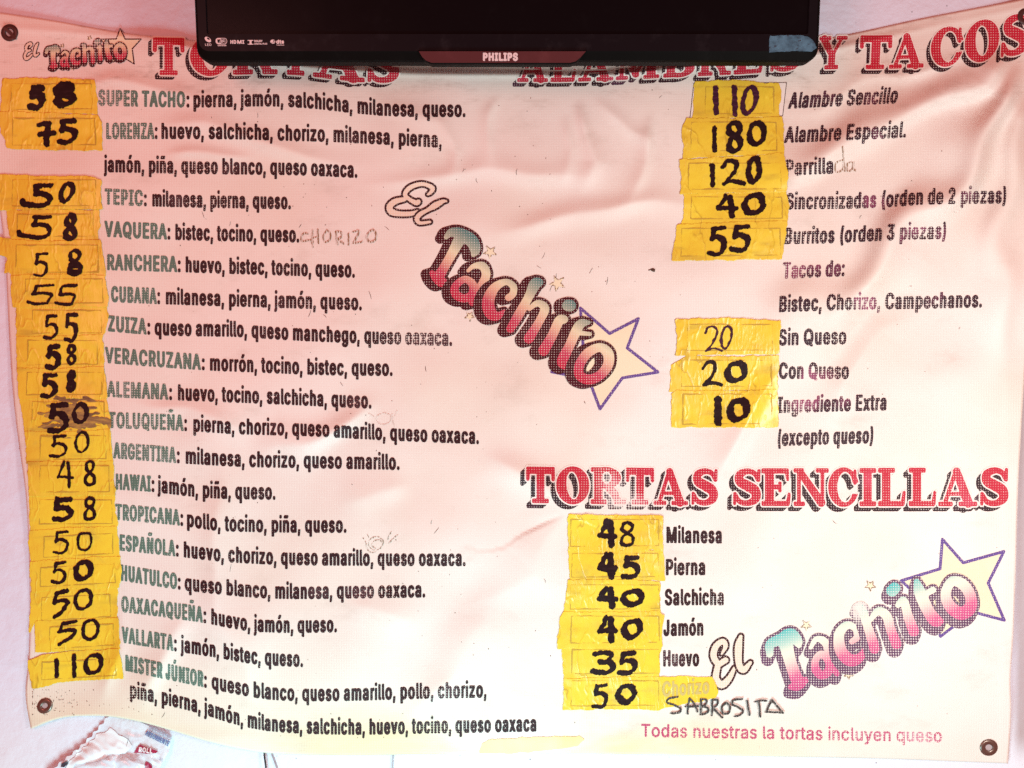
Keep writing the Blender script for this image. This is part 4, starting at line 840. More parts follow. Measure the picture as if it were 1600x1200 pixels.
def logo(L, parent, fill, wear, tr=None, sc_=1.0, cell=.9, line=3.3, dark_m=M_LOGODARK, purple=M_PURPLELINE):
    T = tr or (lambda x, y: (x, y))
    ox, oy = L['org']; k = L['k']
    def chain(st, o, kk):
        closed = isinstance(st, tuple)
        pts = st[1] if closed else st
        out = []
        for x, y, r in smooth_pts(pts, 5, closed):
            X, Y = T(o[0]+x*kk, o[1]+y*kk); out.append((X, Y, r*kk*sc_))
        return out
    b0 = T(ox+L['base'][0][0]*k, oy+L['base'][0][1]*k); b1 = T(ox+L['base'][1][0]*k, oy+L['base'][1][1]*k)
    bl = math.hypot(b1[0]-b0[0], b1[1]-b0[1]); bx, by = (b1[0]-b0[0])/bl, (b1[1]-b0[1])/bl
    topn = L['top']*k*sc_
    sw = (L['sweep'][0]*sc_, L['sweep'][1]*sc_)
    dark, col = Piece(), Piece()
    line = line*max(sc_, .45)
    for i, letter in enumerate(L['letters']):
        ch = [chain(s, (ox, oy), k) for s in letter]
        allp = [p for c in ch for p in c]
        P = 16*max(sc_, .5)
        bb = (min(p[0]-p[2] for p in allp)-P, min(p[1]-p[2] for p in allp)-P, max(p[0]+p[2] for p in allp)+P, max(p[1]+p[2] for p in allp)+P)
        fd = lambda X, Y: np.minimum.reduce([stroke_d(X, Y, c) for c in ch])
        def dk(X, Y):
            d = np.full(X.shape, 1e9)
            for t in np.linspace(0, 1, 7): d = np.minimum(d, fd(X-sw[0]*t, Y-sw[1]*t))
            return d-line
        v, f = grid_mesh(dk, *bb, cell)
        dark.add(v, f, .42+.07*i, 0, wear(v[:, 0], v[:, 1]))
        v, f = grid_mesh(lambda X, Y: fd(X, Y)+1.0*sc_, *bb, cell)
        nrm = ((v[:, 0]-b0[0])*by-(v[:, 1]-b0[1])*bx)/topn
        col.add(v, f, .46+.07*i, 0, wear(v[:, 0], v[:, 1]), np.clip(nrm*.95+.03, 0, 1))
    d = dark.build('logo', [dark_m], parent)
    col.build('lettering', [fill], d)
    st = Piece()
    poly = [T(ox+x*k, oy+y*k) for x, y in L['star']]
    xs = [p[0] for p in poly]; ys = [p[1] for p in poly]
    bb = (min(xs)-6, min(ys)-6, max(xs)+6, max(ys)+6)
    sd = lambda X, Y: poly_d(X, Y, [poly])
    lw = 2.3*max(sc_, .4)
    v, f = grid_mesh(lambda X, Y: sd(X, Y)+lw, *bb, cell); st.add(v, f, .22, 1, wear(v[:, 0], v[:, 1]))
    v, f = grid_mesh(lambda X, Y: np.abs(sd(X, Y))-lw, *bb, cell); st.add(v, f, .30, 0, wear(v[:, 0], v[:, 1])*.8)
    st.build('star', [purple, M_CREAM], d)
    for cx, cy, r in L['minis']:
        ms = Piece()
        cx, cy = T(cx, cy); r = r*sc_
        pl = star_poly(cx, cy, r, -1.4+.05*r)
        v, f = grid_mesh(lambda X, Y: poly_d(X, Y, [pl]), cx-r-2, cy-r-2, cx+r+2, cy+r+2, .6); ms.add(v, f, .22, 1)
        v, f = grid_mesh(lambda X, Y: np.abs(poly_d(X, Y, [pl]))-.5+.25*edge_noise2(X, Y), cx-r-2, cy-r-2, cx+r+2, cy+r+2, .5); ms.add(v, f, .30, 0, .1)
        ms.build('small_star', [M_STARLINE, M_CREAM], d)
    el = Piece()
    ch = [chain(s, L['el_org'], L['el_k']) for s in L['el']]
    allp = [p for c in ch for p in c]
    bb = (min(p[0]-p[2] for p in allp)-4, min(p[1]-p[2] for p in allp)-4, max(p[0]+p[2] for p in allp)+4, max(p[1]+p[2] for p in allp)+4)
    # E as one shape, l laid over it, each with its outline
    lw = 1.6*max(sc_, .45)
    fe = lambda X, Y: np.minimum(stroke_d(X, Y, ch[0]), stroke_d(X, Y, ch[1]))
    fl = lambda X, Y: stroke_d(X, Y, ch[2])
    for fn, lf in ((fe, .3), (fl, .42)):
        v, f = grid_mesh(lambda X, Y: fn(X, Y)-lw, *bb, cell); el.add(v, f, lf, 0, wear(v[:, 0], v[:, 1]))
        v, f = grid_mesh(lambda X, Y: fn(X, Y)+lw, *bb, cell); el.add(v, f, lf+.05, 1, .1)
    el.build('script_lettering', [M_OUTLINE, M_PEACH], d)
    return d
o = logo(CEN, ban, M_LOGO, wear_fn(0, [(830,520,50,40,.1)])); o['label'] = 'balloon-letter emblem with star, slanting down in the middle of the banner'
o = logo(BR, ban, M_LOGO2, wear_fn(.0, [(1342,950,16,22,.75),(1410,985,60,60,.08)]), dark_m=M_LOGODARK2); o['label'] = 'balloon-letter emblem with star, rising at lower right of the banner'
tr, s_ = transform_logo(BR, (1232,1083), (1505,975), (77,107), (186,95.5))
o = logo(BR, ban, M_LOGO, wear_fn(.05, [(140,68,30,10,.4)]), tr, s_*1.05, cell=.5, purple=M_LOGODARK); o['label'] = 'small faded balloon-letter emblem at upper left of the banner'

# ------------------------------------------------------------------ handwriting
DIG = {
 '5': [[(.9,.03),(.6,.05),(.25,.06)], [(.27,.06),(.24,.25),(.18,.45)], [(.18,.45),(.5,.36),(.85,.48),(.86,.75),(.55,.95),(.05,.92)]],
 '5t': [[(.98,.04),(.7,.05),(.5,.06)], [(.52,.06),(.5,.25),(.48,.43)], [(.48,.43),(.7,.4),(.92,.5),(.94,.72),(.75,.93),(.4,.92),(.1,.84),(.01,.72)]],
 '5f': [[(.95,.03),(.6,.05),(.3,.07)], [(.32,.07),(.27,.25),(.2,.5)], [(.2,.5),(.55,.42),(.88,.5),(.8,.75),(.72,.95)], [(.72,.95),(.35,.97),(.0,.88)]],
 '5z': [[(.95,.02),(.55,.07),(.2,.14)], [(.22,.14),(.14,.3),(.1,.45)], [(.1,.45),(.5,.38),(.9,.42),(.8,.62),(.45,.82),(.05,.98)]],
 '8': [('c', [(.5,.47),(.24,.33),(.26,.1),(.55,.02),(.8,.14),(.74,.34),(.5,.47),(.2,.64),(.16,.87),(.48,.98),(.84,.87),(.82,.62)])],
 '8o': [('c', [(.5,.45),(.2,.3),(.3,.07),(.66,.03),(.85,.2),(.7,.38),(.5,.45),(.3,.6),(.25,.85),(.5,.98),(.85,.85),(.85,.62)])],
 '0': [('c', [(.55,.03),(.22,.16),(.08,.55),(.22,.9),(.55,.97),(.86,.74),(.92,.35),(.78,.08)])],
 '0n': [('c', [(.6,.02),(.35,.12),(.12,.55),(.2,.9),(.45,.97),(.75,.7),(.9,.35),(.82,.08)])],
 '1': [[(.45,.02),(.5,.5),(.55,.98)]],
 '2': [[(.05,.3),(.2,.08),(.5,.03),(.66,.2),(.55,.5),(.3,.78),(.1,.95)], [(.1,.95),(.5,.86),(.95,.95)]],
 '3': [[(.12,.1),(.5,.03),(.82,.14),(.62,.38),(.36,.46)], [(.36,.46),(.75,.5),(.88,.7),(.65,.93),(.3,.94),(.02,.88)]],
 '4': [[(.42,.03),(.25,.3),(.05,.6)], [(.05,.6),(.45,.6),(.95,.62)], [(.66,.08),(.7,.5),(.74,.98)]],
 '7': [[(.05,.12),(.4,.07),(.68,.06)], [(.68,.06),(.58,.5),(.5,.98)], [(.08,.53),(.95,.5)]],
}
def numeral(pc, kind, x0, y0, x1, y1, r, lift, matid=0, chisel=.25, rough=.45, seed=0):
    w, h = x1-x0-2*r*.9, y1-y0-2*r*.9
    chains = []
    rr = random.Random(seed)
    for st in DIG[kind]:
        closed = isinstance(st, tuple); pts = st[1] if closed else st
        P = [(x0+r*.9+p[0]*w+rr.uniform(-.03, .03)*w, y0+r*.9+p[1]*h+rr.uniform(-.02, .02)*h) for p in pts]
        Q = smooth_pts(P, 5, closed)
        out = []
        for i, p in enumerate(Q):
            a = Q[max(i-1, 0)]; b = Q[min(i+1, len(Q)-1)]
            an = math.atan2(b[1]-a[1], b[0]-a[0])
            out.append((p[0], p[1], r*(1+chisel*math.cos(2*(an-.9)))))
        chains.append(out)
    fn = lambda X, Y: np.minimum.reduce([stroke_d(X, Y, c) for c in chains])+rough*(.6*edge_noise(X+seed*17, Y)+.5*edge_noise2(X, Y+seed*31))
    v, f = grid_mesh(fn, x0-r-4, y0-r-4, x1+r+4, y1+r+4, .75)
    pc.add(v, f, lift, matid)

# (reading, beside, outline, digits [(kind, x0, y0, x1, y1, r)], lemon?, inked purple?)
ST = [
 ('58','beside SUPER TACHO',[(5,123),(70,122),(147,126),(150,150),(151,177),(60,176),(1,175)],[('5',42,131,72,174,5.6),('8o',77,126,121,170,6.6)]),
 ('75','beside LORENZA',[(0,175),(80,177),(152,180),(158,192),(159,234),(80,233),(11,231),(9,218),(1,205)],[('7',55,187,89,230,4.6),('5',87,184,123,228,4.6)]),
 ('50','beside TEPIC',[(-12,273),(60,276),(140,275),(157,282),(156,300),(159,326),(80,326),(-12,327)],[('5t',30,285,83,327,4.2),('0n',89,283,120,319,3.8)]),
 ('58','beside VAQUERA',[(12,329),(80,328),(153,330),(155,352),(152,374),(80,378),(18,376),(12,350)],[('5t',26,334,83,376,3.6),('8',96,333,123,377,4.4)]),
 ('58','beside RANCHERA, with a filled-in lower loop',[(-12,372),(70,378),(155,376),(160,400),(164,431),(90,430),(18,430),(16,424),(8,425),(12,402),(-12,394)],[('5',50,393,78,435,2.3),('8',102,389,131,432,3.2)]),
 ('55','beside CUBANA',[(17,430),(90,429),(163,431),(167,455),(168,479),(90,478),(21,480)],[('5f',41,443,86,478,2.4),('5f',85,443,123,479,2.5)]),
 ('55','beside ZUIZA',[(26,480),(90,477),(166,479),(169,495),(163,520),(154,527),(90,525),(26,526)],[('5',66,490,93,532,2.6),('5',98,487,124,537,3.2)]),
 ('58','beside VERACRUZANA',[(27,527),(90,525),(159,524),(161,550),(162,574),(90,576),(27,577)],[('5',69,536,97,580,4.4),('8',102,537,121,571,2.8)]),
 ('58','beside ALEMANA',[(27,577),(90,576),(162,573),(164,600),(167,622),(90,621),(31,623)],[('5',62,581,92,624,4.0),('8',102,577,120,614,3.6)]),
 ('50','beside TOLUQUEÑA, torn and smudged grey',[(32,623),(90,621),(166,622),(170,645),(171,670),(90,676),(40,676),(35,650)],[('5',71,627,110,680,4.8),('0',111,628,141,663,3.6)]),
 ('50','beside ARGENTINA',[(40,675),(100,676),(171,671),(173,700),(176,722),(100,723),(42,723)],[('5',76,678,107,717,2.4),('0',115,673,141,709,2.1)]),
 ('48','beside HAWAI',[(44,722),(100,723),(175,722),(177,745),(179,773),(100,774),(46,775)],[('4',87,718,117,764,2.3),('8',128,718,152,761,2.6)]),
 ('58','beside TROPICANA',[(46,776),(100,774),(178,773),(180,800),(183,823),(100,827),(48,829)],[('5',78,775,117,818,4.4),('8',127,775,153,815,2.6)]),
 ('50','beside ESPAÑOLA',[(46,830),(100,826),(182,823),(185,850),(186,871),(100,874),(48,878)],[('5',81,828,110,868,2.3),('0',117,830,147,862,2.0)]),
 ('50','beside HUATULCO',[(48,878),(100,874),(187,870),(189,890),(185,917),(100,919),(50,925)],[('5',79,876,106,914,2.6),('0',112,874,148,909,4.4)]),
 ('50','beside OAXACAQUEÑA',[(50,925),(100,920),(183,917),(182,940),(182,966),(100,970),(54,971),(46,987)],[('5z',80,919,110,969,3.8),('0',113,919,147,955,3.0)]),
 ('50','beside VALLARTA',[(56,971),(100,970),(183,966),(185,990),(187,1014),(120,1015),(55,1019)],[('5z',87,968,123,1011,3.2),('0',125,966,157,1002,2.8)]),
 ('110','beside MISTER JÚNIOR',[(45,1033),(60,1026),(120,1018),(185,1014),(188,1035),(192,1060),(120,1062),(90,1066),(51,1075),(45,1045)],[('1',84,1029,93,1060,3.4),('1',110,1022,121,1060,3.4),('0',128,1020,163,1056,3.4)]),
 ('110','beside Alambre Sencillo, on a white paper slip',[(1087,128),(1150,126),(1216,131),(1219,150),(1216,182),(1150,184),(1083,186)],[('1',1113,134,1124,181,4.0),('1',1141,132,1155,183,4.0),('0n',1154,132,1188,182,3.8)]),
 ('180','beside Alambre Especial',[(1074,186),(1150,186),(1221,183),(1223,210),(1225,240),(1150,242),(1068,248),(1070,225),(1065,204)],[('1',1112,196,1121,239,3.4),('8o',1130,188,1164,241,4.4),('0',1165,187,1199,230,4.2)]),
 ('120','beside Parrillada',[(1062,250),(1140,246),(1224,240),(1230,270),(1228,300),(1140,300),(1064,302),(1066,275)],[('1',1108,255,1119,294,3.6),('2',1124,247,1167,292,3.6),('0',1164,243,1192,288,4.2)]),
 ('40','beside Sincronizadas',[(1070,303),(1140,302),(1228,300),(1232,322),(1229,346),(1140,347),(1066,351),(1070,325)],[('4',1118,302,1155,341,4.2),('0',1157,300,1199,338,4.8)]),
 ('55','beside Burritos',[(1059,352),(1140,348),(1229,346),(1226,375),(1221,404),(1140,405),(1051,406)],[('5',1104,351,1138,402,4.2),('5',1139,349,1176,397,4.2)]),
 ('20','beside Sin Queso, in thin purple numerals',[(1056,500),(1140,498),(1219,502),(1217,530),(1217,552),(1140,553),(1057,554),(1059,530)],[('2',1099,507,1132,552,1.9),('0n',1122,508,1148,547,1.9)]),
 ('20','beside Con Queso, in thick dark numerals',[(1048,570),(1065,562),(1075,557),(1140,558),(1216,556),(1215,580),(1214,608),(1140,609),(1047,611),(1050,590)],[('2',1095,562,1130,606,2.8),('0',1130,563,1170,600,4.8)]),
 ('10','beside Ingrediente Extra',[(1050,616),(1058,611),(1140,611),(1213,609),(1214,635),(1216,667),(1140,667),(1050,667)],[('1',1113,619,1131,665,5.6),('0',1134,620,1173,661,5.4)]),
 ('48','beside Milanesa',[(889,804),(960,806),(1035,807),(1034,830),(1035,858),(960,860),(889,859)],[('4',933,809,966,857,4.6),('8',965,814,995,855,2.6)]),
 ('45','beside Pierna, with creased tape across it',[(889,859),(960,860),(1036,859),(1036,880),(1038,906),(960,906),(892,908)],[('4',932,861,967,906,5.0),('5',969,866,1003,908,4.4)]),
 ('40','beside Salchicha',[(889,906),(960,906),(1031,909),(1030,930),(1031,956),(960,957),(881,960),(886,930)],[('4',931,914,968,952,4.8),('0',968,919,1009,949,4.6)]),
 ('40','beside Jamón, on the widest torn tape',[(882,958),(960,957),(1026,956),(1037,963),(1033,985),(1034,1009),(960,1009),(872,1013),(874,985),(876,964)],[('4',932,960,967,1005,4.6),('0',968,966,1007,1000,4.8)]),
 ('35','beside Huevo',[(879,1010),(960,1009),(1032,1008),(1029,1030),(1029,1057),(960,1059),(882,1062)],[('3',921,1015,966,1057,4.2),('5',962,1016,998,1057,4.2)]),
 ('50','above SABROSITA, its tape running on to the right',[(882,1061),(960,1059),(1060,1058),(1112,1059),(1121,1078),(1119,1090),(1090,1095),(1060,1100),(1030,1109),(960,1107),(881,1108)],[('5',924,1067,952,1109,3.2),('0',960,1068,997,1102,4.4)]),
]
for i, (txt, where, out, digs) in enumerate(ST):
    low = out[0][1] > 760 or (out[0][0] > 800 and out[0][1] > 450)
    xs = [p[0] for p in out]; ys = [p[1] for p in out]
    cx, cy = (min(xs)+max(xs))/2, max(ys)
    loc = tuple(on_banner(np.array(cx), np.array(float(cy)), .6))
    root = empty('price_sticker', loc)
    side = 'left column' if cx < 400 else ('upper right column' if cy < 700 else 'lower middle column')
    tag(root, 'yellow price sticker reading %s %s' % (txt, where), 'price sticker', 'yellow taped price stickers in the '+side)
    base = .65+.22*(i % 3)
    tp = Piece()
    fn = lambda X, Y: poly_d(X, Y, [out])-1.3+.6*edge_noise(X*.7, Y*.7+i*7)+.25*edge_noise2(X, Y)
    v, f = grid_mesh(fn, min(xs)-3, min(ys)-3, max(xs)+3, max(ys)+3, 1.6)
    ripple = .12*edge_noise(v[:, 0]*.5, v[:, 1]*.5+i)
    tp.add(v, f, base+ripple)
    tp.build('tape', [M_TAPE2 if low else M_TAPE], root, solid=.00022, smooth=True)
    # paper slip seen under the clear tape, with a dirty outline
    X0, X1 = min(xs), max(xs)
    if cx < 400: sx0, sx1 = max(X0, 0)+18+rng.uniform(-3, 8), X1-8-rng.uniform(0, 4)
    elif cy < 700: sx0, sx1 = X0+14+rng.uniform(0, 6), X1-9-rng.uniform(0, 4)
    else: sx0, sx1 = 893+rng.uniform(-1, 2), 1029+rng.uniform(-1, 1)
    midy = lambda x: np.interp(x, [sx0, sx1], [0, 0])
    ty = sorted(ys)[:3][-1]; by = sorted(ys)[-3:][0]
    k = (0.0 if cx > 400 else (-.05 if cy > 850 else .0))
    sl = [(sx0, ty+5-k*0), (sx1, ty+5+k*(sx1-sx0)), (sx1+1, by-5+k*(sx1-sx0)), (sx0-1, by-4)]
    if k: sl = [(x, y+4) for x, y in sl]
    sp = Piece()
    sf = lambda X, Y: poly_d(X, Y, [sl])+.25*edge_noise(X, Y)
    bb = (sx0-4, min(p[1] for p in sl)-4, sx1+5, max(p[1] for p in sl)+4)
    v, f = grid_mesh(sf, *bb, 2.0)
    sp.add(v, f, base+.16+.08*edge_noise(v[:, 0]*.5, v[:, 1]*.5+i), 0)
    v, f = grid_mesh(lambda X, Y: np.abs(sf(X, Y))-.5+.30*big_noise(X*7+i*31, Y*9)-.12*edge_noise(X, Y), *bb, .8)
    if len(v): sp.add(v, f, base+.34, 1)
    sp.build('paper_slip', [M_SLIP2 if low else M_SLIP, M_GRIME], root, smooth=True)
    for j, (kind, x0, y0, x1, y1, r) in enumerate(digs):
        pc = Piece()
        purple = txt == '20' and r < 2 or (txt == '110' and cx > 800)
        numeral(pc, kind, x0, y0, x1, y1, r, base+.55+.1*j, 0, seed=i*3+j, rough=.3+.09*r, chisel=.25 if r > 3 else .12)
        if 'filled-in' in where and j == 1:
            v, f = grid_mesh(lambda X, Y: np.maximum(ell_d(X, Y, 118, 419, 12, 12)+.5*edge_noise(X, Y), -box_d(X, Y, 114, 419.5, 122, 421, .5)), 100, 402, 136, 434, .75); pc.add(v, f, base+.75)
        pc.build('numeral', [M_INKP if purple else M_INK], root)
    if 'smudged' in where:
        pc = Piece()
        v, f = grid_mesh(lambda X, Y: ell_d(X, Y, 112, 649, 44, 24, .15)+7*edge_noise(X*.35, Y)+3*edge_noise2(X*.3, Y*.7), 50, 615, 180, 685, 1.0)
        pc.add(v, f, base+.45)
        v, f = grid_mesh(lambda X, Y: stroke_d(X, Y, [(60,668,1),(100,662,3),(130,668,2.5),(150,654,5),(168,660,4),(171,668,2)])+1.5*edge_noise(X, Y), 50, 640, 180, 685, 1.0)
        pc.add(v, f, base+.5)
        pc.build('smudge', [M_SMUDGE], root)
    if 'white paper' in where:
        pc = Piece()
        q4 = [(1084,130),(1229,129),(1223,181),(1078,186)]
        v, f = grid_mesh(lambda X, Y: poly_d(X, Y, [q4]), 1070, 120, 1240, 195, 2.0); pc.add(v, f, .12, 0)
        v, f = grid_mesh(lambda X, Y: np.abs(poly_d(X, Y, [q4]))-.55, 1070, 120, 1240, 195, .8); pc.add(v, f, .22, 1)
        o = pc.build('paper_slip', [M_HALO, M_RULE], root); o['label'] = 'white paper slip with a ruled outline'
    if 'SABROSITA' in where:
        pc = Piece()
        put_text(pc, 'Chorizo', 1034, 1109, interp([(1034,1088),(1109,1083)]), cap=22, bold=.9, lift=base+.4)
        pc.build('ghost_lettering', [simple('ghost_print', (.56, .42, .13), .5)], root)

# remnant of tape on the lower hem
pc = Piece()
rem = [(749,1177),(753,1162),(768,1155),(830,1152),(906,1150),(913,1156),(903,1165),(872,1171),(800,1177)]
v, f = grid_mesh(lambda X, Y: poly_d(X, Y, [rem])+.5*edge_noise(X, Y), 740, 1145, 920, 1180, 1.5)
pc.add(v, f, .6)
def rem_mat():
    m, nt, b = mat('pale_tape'); n = N(nt)
    n.put(b.inputs['Base Color'], n.mix(n.noise(n.scaled(n.uv(), 30, 8), 1, 3), (.84, .74, .20), (.84, .74, .42)))
    b.inputs['Roughness'].default_value = .4
    return m
r_ = empty('tape_remnant', tuple(on_banner(np.array(830.), np.array(1177.), .6)))
tag(r_, 'pale yellow strip of leftover tape on the bottom hem of the banner', 'tape')
pc.build('strip', [rem_mat()], r_, solid=.0002)

# pencil and marker notes on the vinyl
def hand(name, strokes, r, material, label, lift=.5, rough=.25, cell=.6):
    pc = Piece()
    for st in strokes:
        Q = smooth_pts(st, 5) if len(st) > 2 else [np.array(p, float) for p in st]
        c = [(p[0], p[1], r) for p in Q]
        xs = [p[0] for p in c]; ys = [p[1] for p in c]
        v, f = grid_mesh(lambda X, Y: stroke_d(X, Y, c)+rough*edge_noise2(X, Y), min(xs)-r-2, min(ys)-r-2, max(xs)+r+2, max(ys)+r+2, cell)
        if len(v): pc.add(v, f, lift)
        lift += .03
    o = pc.build(name, [material], ban); o['label'] = label
    return o
Z = lambda pts: [(400+x/4, 300+y/4) for x, y in pts]
hand('handwritten_note', [Z([(322,262),(298,258),(282,285),(292,310),(330,300)]), Z([(352,240),(350,290),(354,345)]), Z([(385,235),(386,280),(390,322)]), Z([(335,305),(360,288),(388,280)]),
      Z([(442,240),(422,275),(430,312),(460,300),(464,262),(442,240)]), Z([(500,250),(505,290),(508,330)]), Z([(500,250),(530,250),(535,280),(512,292)]), Z([(512,292),(530,312),(548,325)]),
      Z([(578,262),(580,300),(580,330)]), Z([(608,250),(645,245),(625,290),(608,320)]), Z([(608,320),(640,318),(662,312)]), Z([(715,242),(692,275),(705,310),(740,305),(752,270),(735,240),(712,245)])],
     1.25, M_PENCIL, 'faint brown handwritten word CHORIZO after the VAQUERA line')
W = lambda pts: [(1200+x/4, y/4) for x, y in pts]
hand('handwritten_note', [W([(470,1000),(430,1015),(420,1060),(440,1078),(470,1050),(475,1000)]), W([(468,920),(474,1000),(480,1070)]), W([(535,1015),(500,1020),(492,1060),(510,1070),(532,1045),(536,1015)]), W([(536,1015),(532,1050),(548,1068)])],
     1.15, M_PENCIL, 'pale handwritten letters da finishing the word Parrillada')
hand('pencil_doodle', [Z2 for Z2 in ([[(400+x/4, 600+y/4) for x, y in p] for p in (
      [(745,1030),(725,1010),(735,985),(770,975),(790,1000),(775,1030),(735,1040),(705,1010),(715,970),(760,955),(795,985),(785,1020)], [(668,962),(685,990),(700,1040),(730,1055),(755,1045)], [(688,932),(705,958)], [(845,928),(830,950),(822,975)], [(885,945),(855,970),(832,995)])])],
     .55, M_PENCIL2, 'pencil doodle of a spiral sun above the ESPAÑOLA line', cell=.5)
hand('pencil_doodle', [[(400+x/4, 600+y/4) for x, y in p] for p in ([(800,180),(758,200),(755,235),(790,255),(835,240),(840,200),(805,180)], [(850,188),(856,235),(866,272)], [(705,185),(735,205)], [(880,170),(868,200)])],
     .6, M_FAINT, 'very faint pencil circle above the TOLUQUEÑA line', cell=.5)
S_ = lambda pts: [(800+x/4, 900+y/4) for x, y in pts]
hand('handwritten_note', [S_([(1035,755),(985,765),(968,790),(1010,805),(1055,830),(1040,855),(995,858)]), S_([(1110,765),(1100,820),(1098,858)]), S_([(1110,765),(1140,800),(1160,850)]), S_([(1085,815),(1130,815),(1165,812)]),
      S_([(1180,770),(1182,820),(1182,865)]), S_([(1180,770),(1215,775),(1210,805),(1182,815)]), S_([(1182,815),(1225,825),(1220,855),(1182,865)]), S_([(1250,775),(1252,820),(1250,870)]), S_([(1250,775),(1285,775),(1280,810),(1255,820)]), S_([(1255,820),(1280,850),(1315,885)]),
      S_([(1340,790),(1312,820),(1320,860),(1355,855),(1362,815),(1340,790)]), S_([(1440,770),(1390,775),(1375,800),(1415,820),(1445,845),(1425,870),(1392,878)]), S_([(1470,780),(1478,825),(1485,870)]), S_([(1520,785),(1560,778),(1590,782)]), S_([(1542,785),(1548,830),(1552,880)]),
      S_([(1625,775),(1605,815),(1590,850)]), S_([(1625,775),(1660,815),(1695,855)]), S_([(1590,850),(1640,852),(1695,855)])],
     1.5, M_MARK, 'black handwritten word SABROSITA below the lowest price sticker', lift=1.5)

# dirt flecks, hairs and scratches stuck to the sheet
pc = Piece()
r2 = random.Random(5)
def fleck(x, y, a, l, w, bend):
    n_ = 5; P = []
    for t in range(n_):
        s = t/(n_-1)-.5
        P.append((x+l*s*math.cos(a)+bend*(s*s)*-math.sin(a), y+l*s*math.sin(a)+bend*s*s*math.cos(a)))
    vs = []
    for t, p in enumerate(P):
        ww = w*(1-.8*abs(t/(n_-1)-.5)*2)+.12
        vs += [(p[0]-ww*math.sin(a), p[1]+ww*math.cos(a)), (p[0]+ww*math.sin(a), p[1]-ww*math.cos(a))]
    fs = [[2*t+1, 2*t, 2*t+2, 2*t+3] for t in range(n_-1)]
    pc.add(vs, fs, .34, 0)
cl = [(480,320),(600,330),(590,460),(820,390),(870,430),(940,430),(1170,480),(380,185),(420,270),(810,240),(900,600),(820,180),(640,560),(560,650),(1450,540),(700,870),(780,870),(820,1010),(560,1160),(760,1000),(1530,1110),(330,500),(340,380),(500,500),(700,260),(100,1100),(250,1110),(180,1090),(1150,450),(1480,250),(1370,330),(60,1130)]
for _ in range(190):
    if r2.random() < .8:
        c_ = r2.choice(cl); x = r2.gauss(c_[0], 45); y = r2.gauss(c_[1], 32)
    else:
        x = r2.uniform(180, 1560); y = r2.uniform(130, 1165)
    if 1045 < x < 1235 and y < 680 or 870 < x < 1040 and y > 800 or x < 195 or not 125 < y < 1165 or x > 1565: continue
    big = r2.random()
    if big < .75: fleck(x, y, r2.uniform(0, 3.14), r2.uniform(.8, 2.2), r2.uniform(.25, .6), 0)
    else: fleck(x, y, r2.uniform(0.6, 2.4), r2.uniform(4, 14), r2.uniform(.12, .3), r2.uniform(-6, 6))
for _ in range(90):
    fleck(min(max(r2.gauss(84, 26), 51), 165), min(max(r2.gauss(1098, 14), 1078), 1117), r2.choice([0, 1.57])+r2.gauss(0, .5), r2.uniform(.6, 2.4), r2.uniform(.15, .4), 0)
o = pc.build('dirt_fleck', [M_DIRT], ban); o['kind'] = 'stuff'
pc = Piece()
v, f = grid_mesh(lambda X, Y: np.minimum(ell_d(X, Y, 1020.5, 422.5, 3.4, 2.4, .8), stroke_d(X, Y, [(1014,422,.5),(1018,420,.6)]))+.5*edge_noise2(X, Y), 1008, 412, 1030, 432, .5)
dd = np.clip(1-np.hypot((v[:, 0]-1020.5)/4, (v[:, 1]-422.5)/4), 0, 1)
pc.add(v, f, .3+1.6*dd)
rt = empty('dead_fly', tuple(on_banner(np.array(1020.), np.array(425.), .3)))
tag(rt, 'tiny dark fly stuck on the banner right of the middle emblem', 'insect')
pc.build('body', [M_DIRT], rt, smooth=True)

# ------------------------------------------------------------------ eyelets
M_BRASS = simple('eyelet_metal', (.20, .135, .115), .36, .5, .8)
M_EYELET_DARK = simple('eyelet_dark', (.07, .025, .022), .5, .4, .3)  # upper eyelets' shade is put into this dark colour; the wire tie shares it
M_HOLE = simple('eyelet_hole', (.42, .33, .34), .7, .3)
def eyelet(cx, cy, r_in, r_out, ang, sq, material, hole=None, strap=None):
    """pressed ring: a turned profile swept round the hole, lying on the sheet"""
    prof = [(r_in-.6, -.6), (r_in-.2, .8), (r_in+1.0, 1.5), ((r_in+r_out)/2, 1.55), (r_out-.8, 1.0), (r_out, .15)]
    ns = 36; P = []; L = []
    ca, sa = math.cos(ang), math.sin(ang)
    for i in range(ns):
        a = 2*math.pi*i/ns
        for r, z in prof:
            u, w = r*math.cos(a), r*sq*math.sin(a)
            P.append((cx+u*ca-w*sa, cy+u*sa+w*ca)); L.append(z)
    m = len(prof)
    F = [[i*m+j, i*m+j+1, ((i+1) % ns)*m+j+1, ((i+1) % ns)*m+j] for i in range(ns) for j in range(m-1)]
    F = [q[::-1] for q in F]
    pc = Piece(); pc.add(P, F, np.array(L))
    o = pc.build('eyelet', [material], ban, smooth=True)
    if hole:
        pc = Piece(); v, f = grid_mesh(lambda X, Y: ell_d(X, Y, cx, cy, r_in, r_in*sq, ang), cx-r_in-1, cy-r_in-1, cx+r_in+1, cy+r_in+1, .8)
        pc.add(v, f, .25); pc.build('eyelet_hole', [hole], o)
    if strap:
        pc = Piece(); v, f = grid_mesh(lambda X, Y: stroke_d(X, Y, strap), cx-r_out, cy-r_out, cx+r_out, cy+r_out, .7)
        pc.add(v, f, 2.0); pc.build('wire_tie', [M_EYELET_DARK], o, solid=.0008)
    return o
o = eyelet(15, 51, 6.2, 13.6, .2, 1.0, M_EYELET_DARK, M_HOLE, [(7,43,2.3),(15,51,2.4),(23,59,2.3)]); o['label'] = 'dark eyelet with a wire tie across its hole, upper left corner'
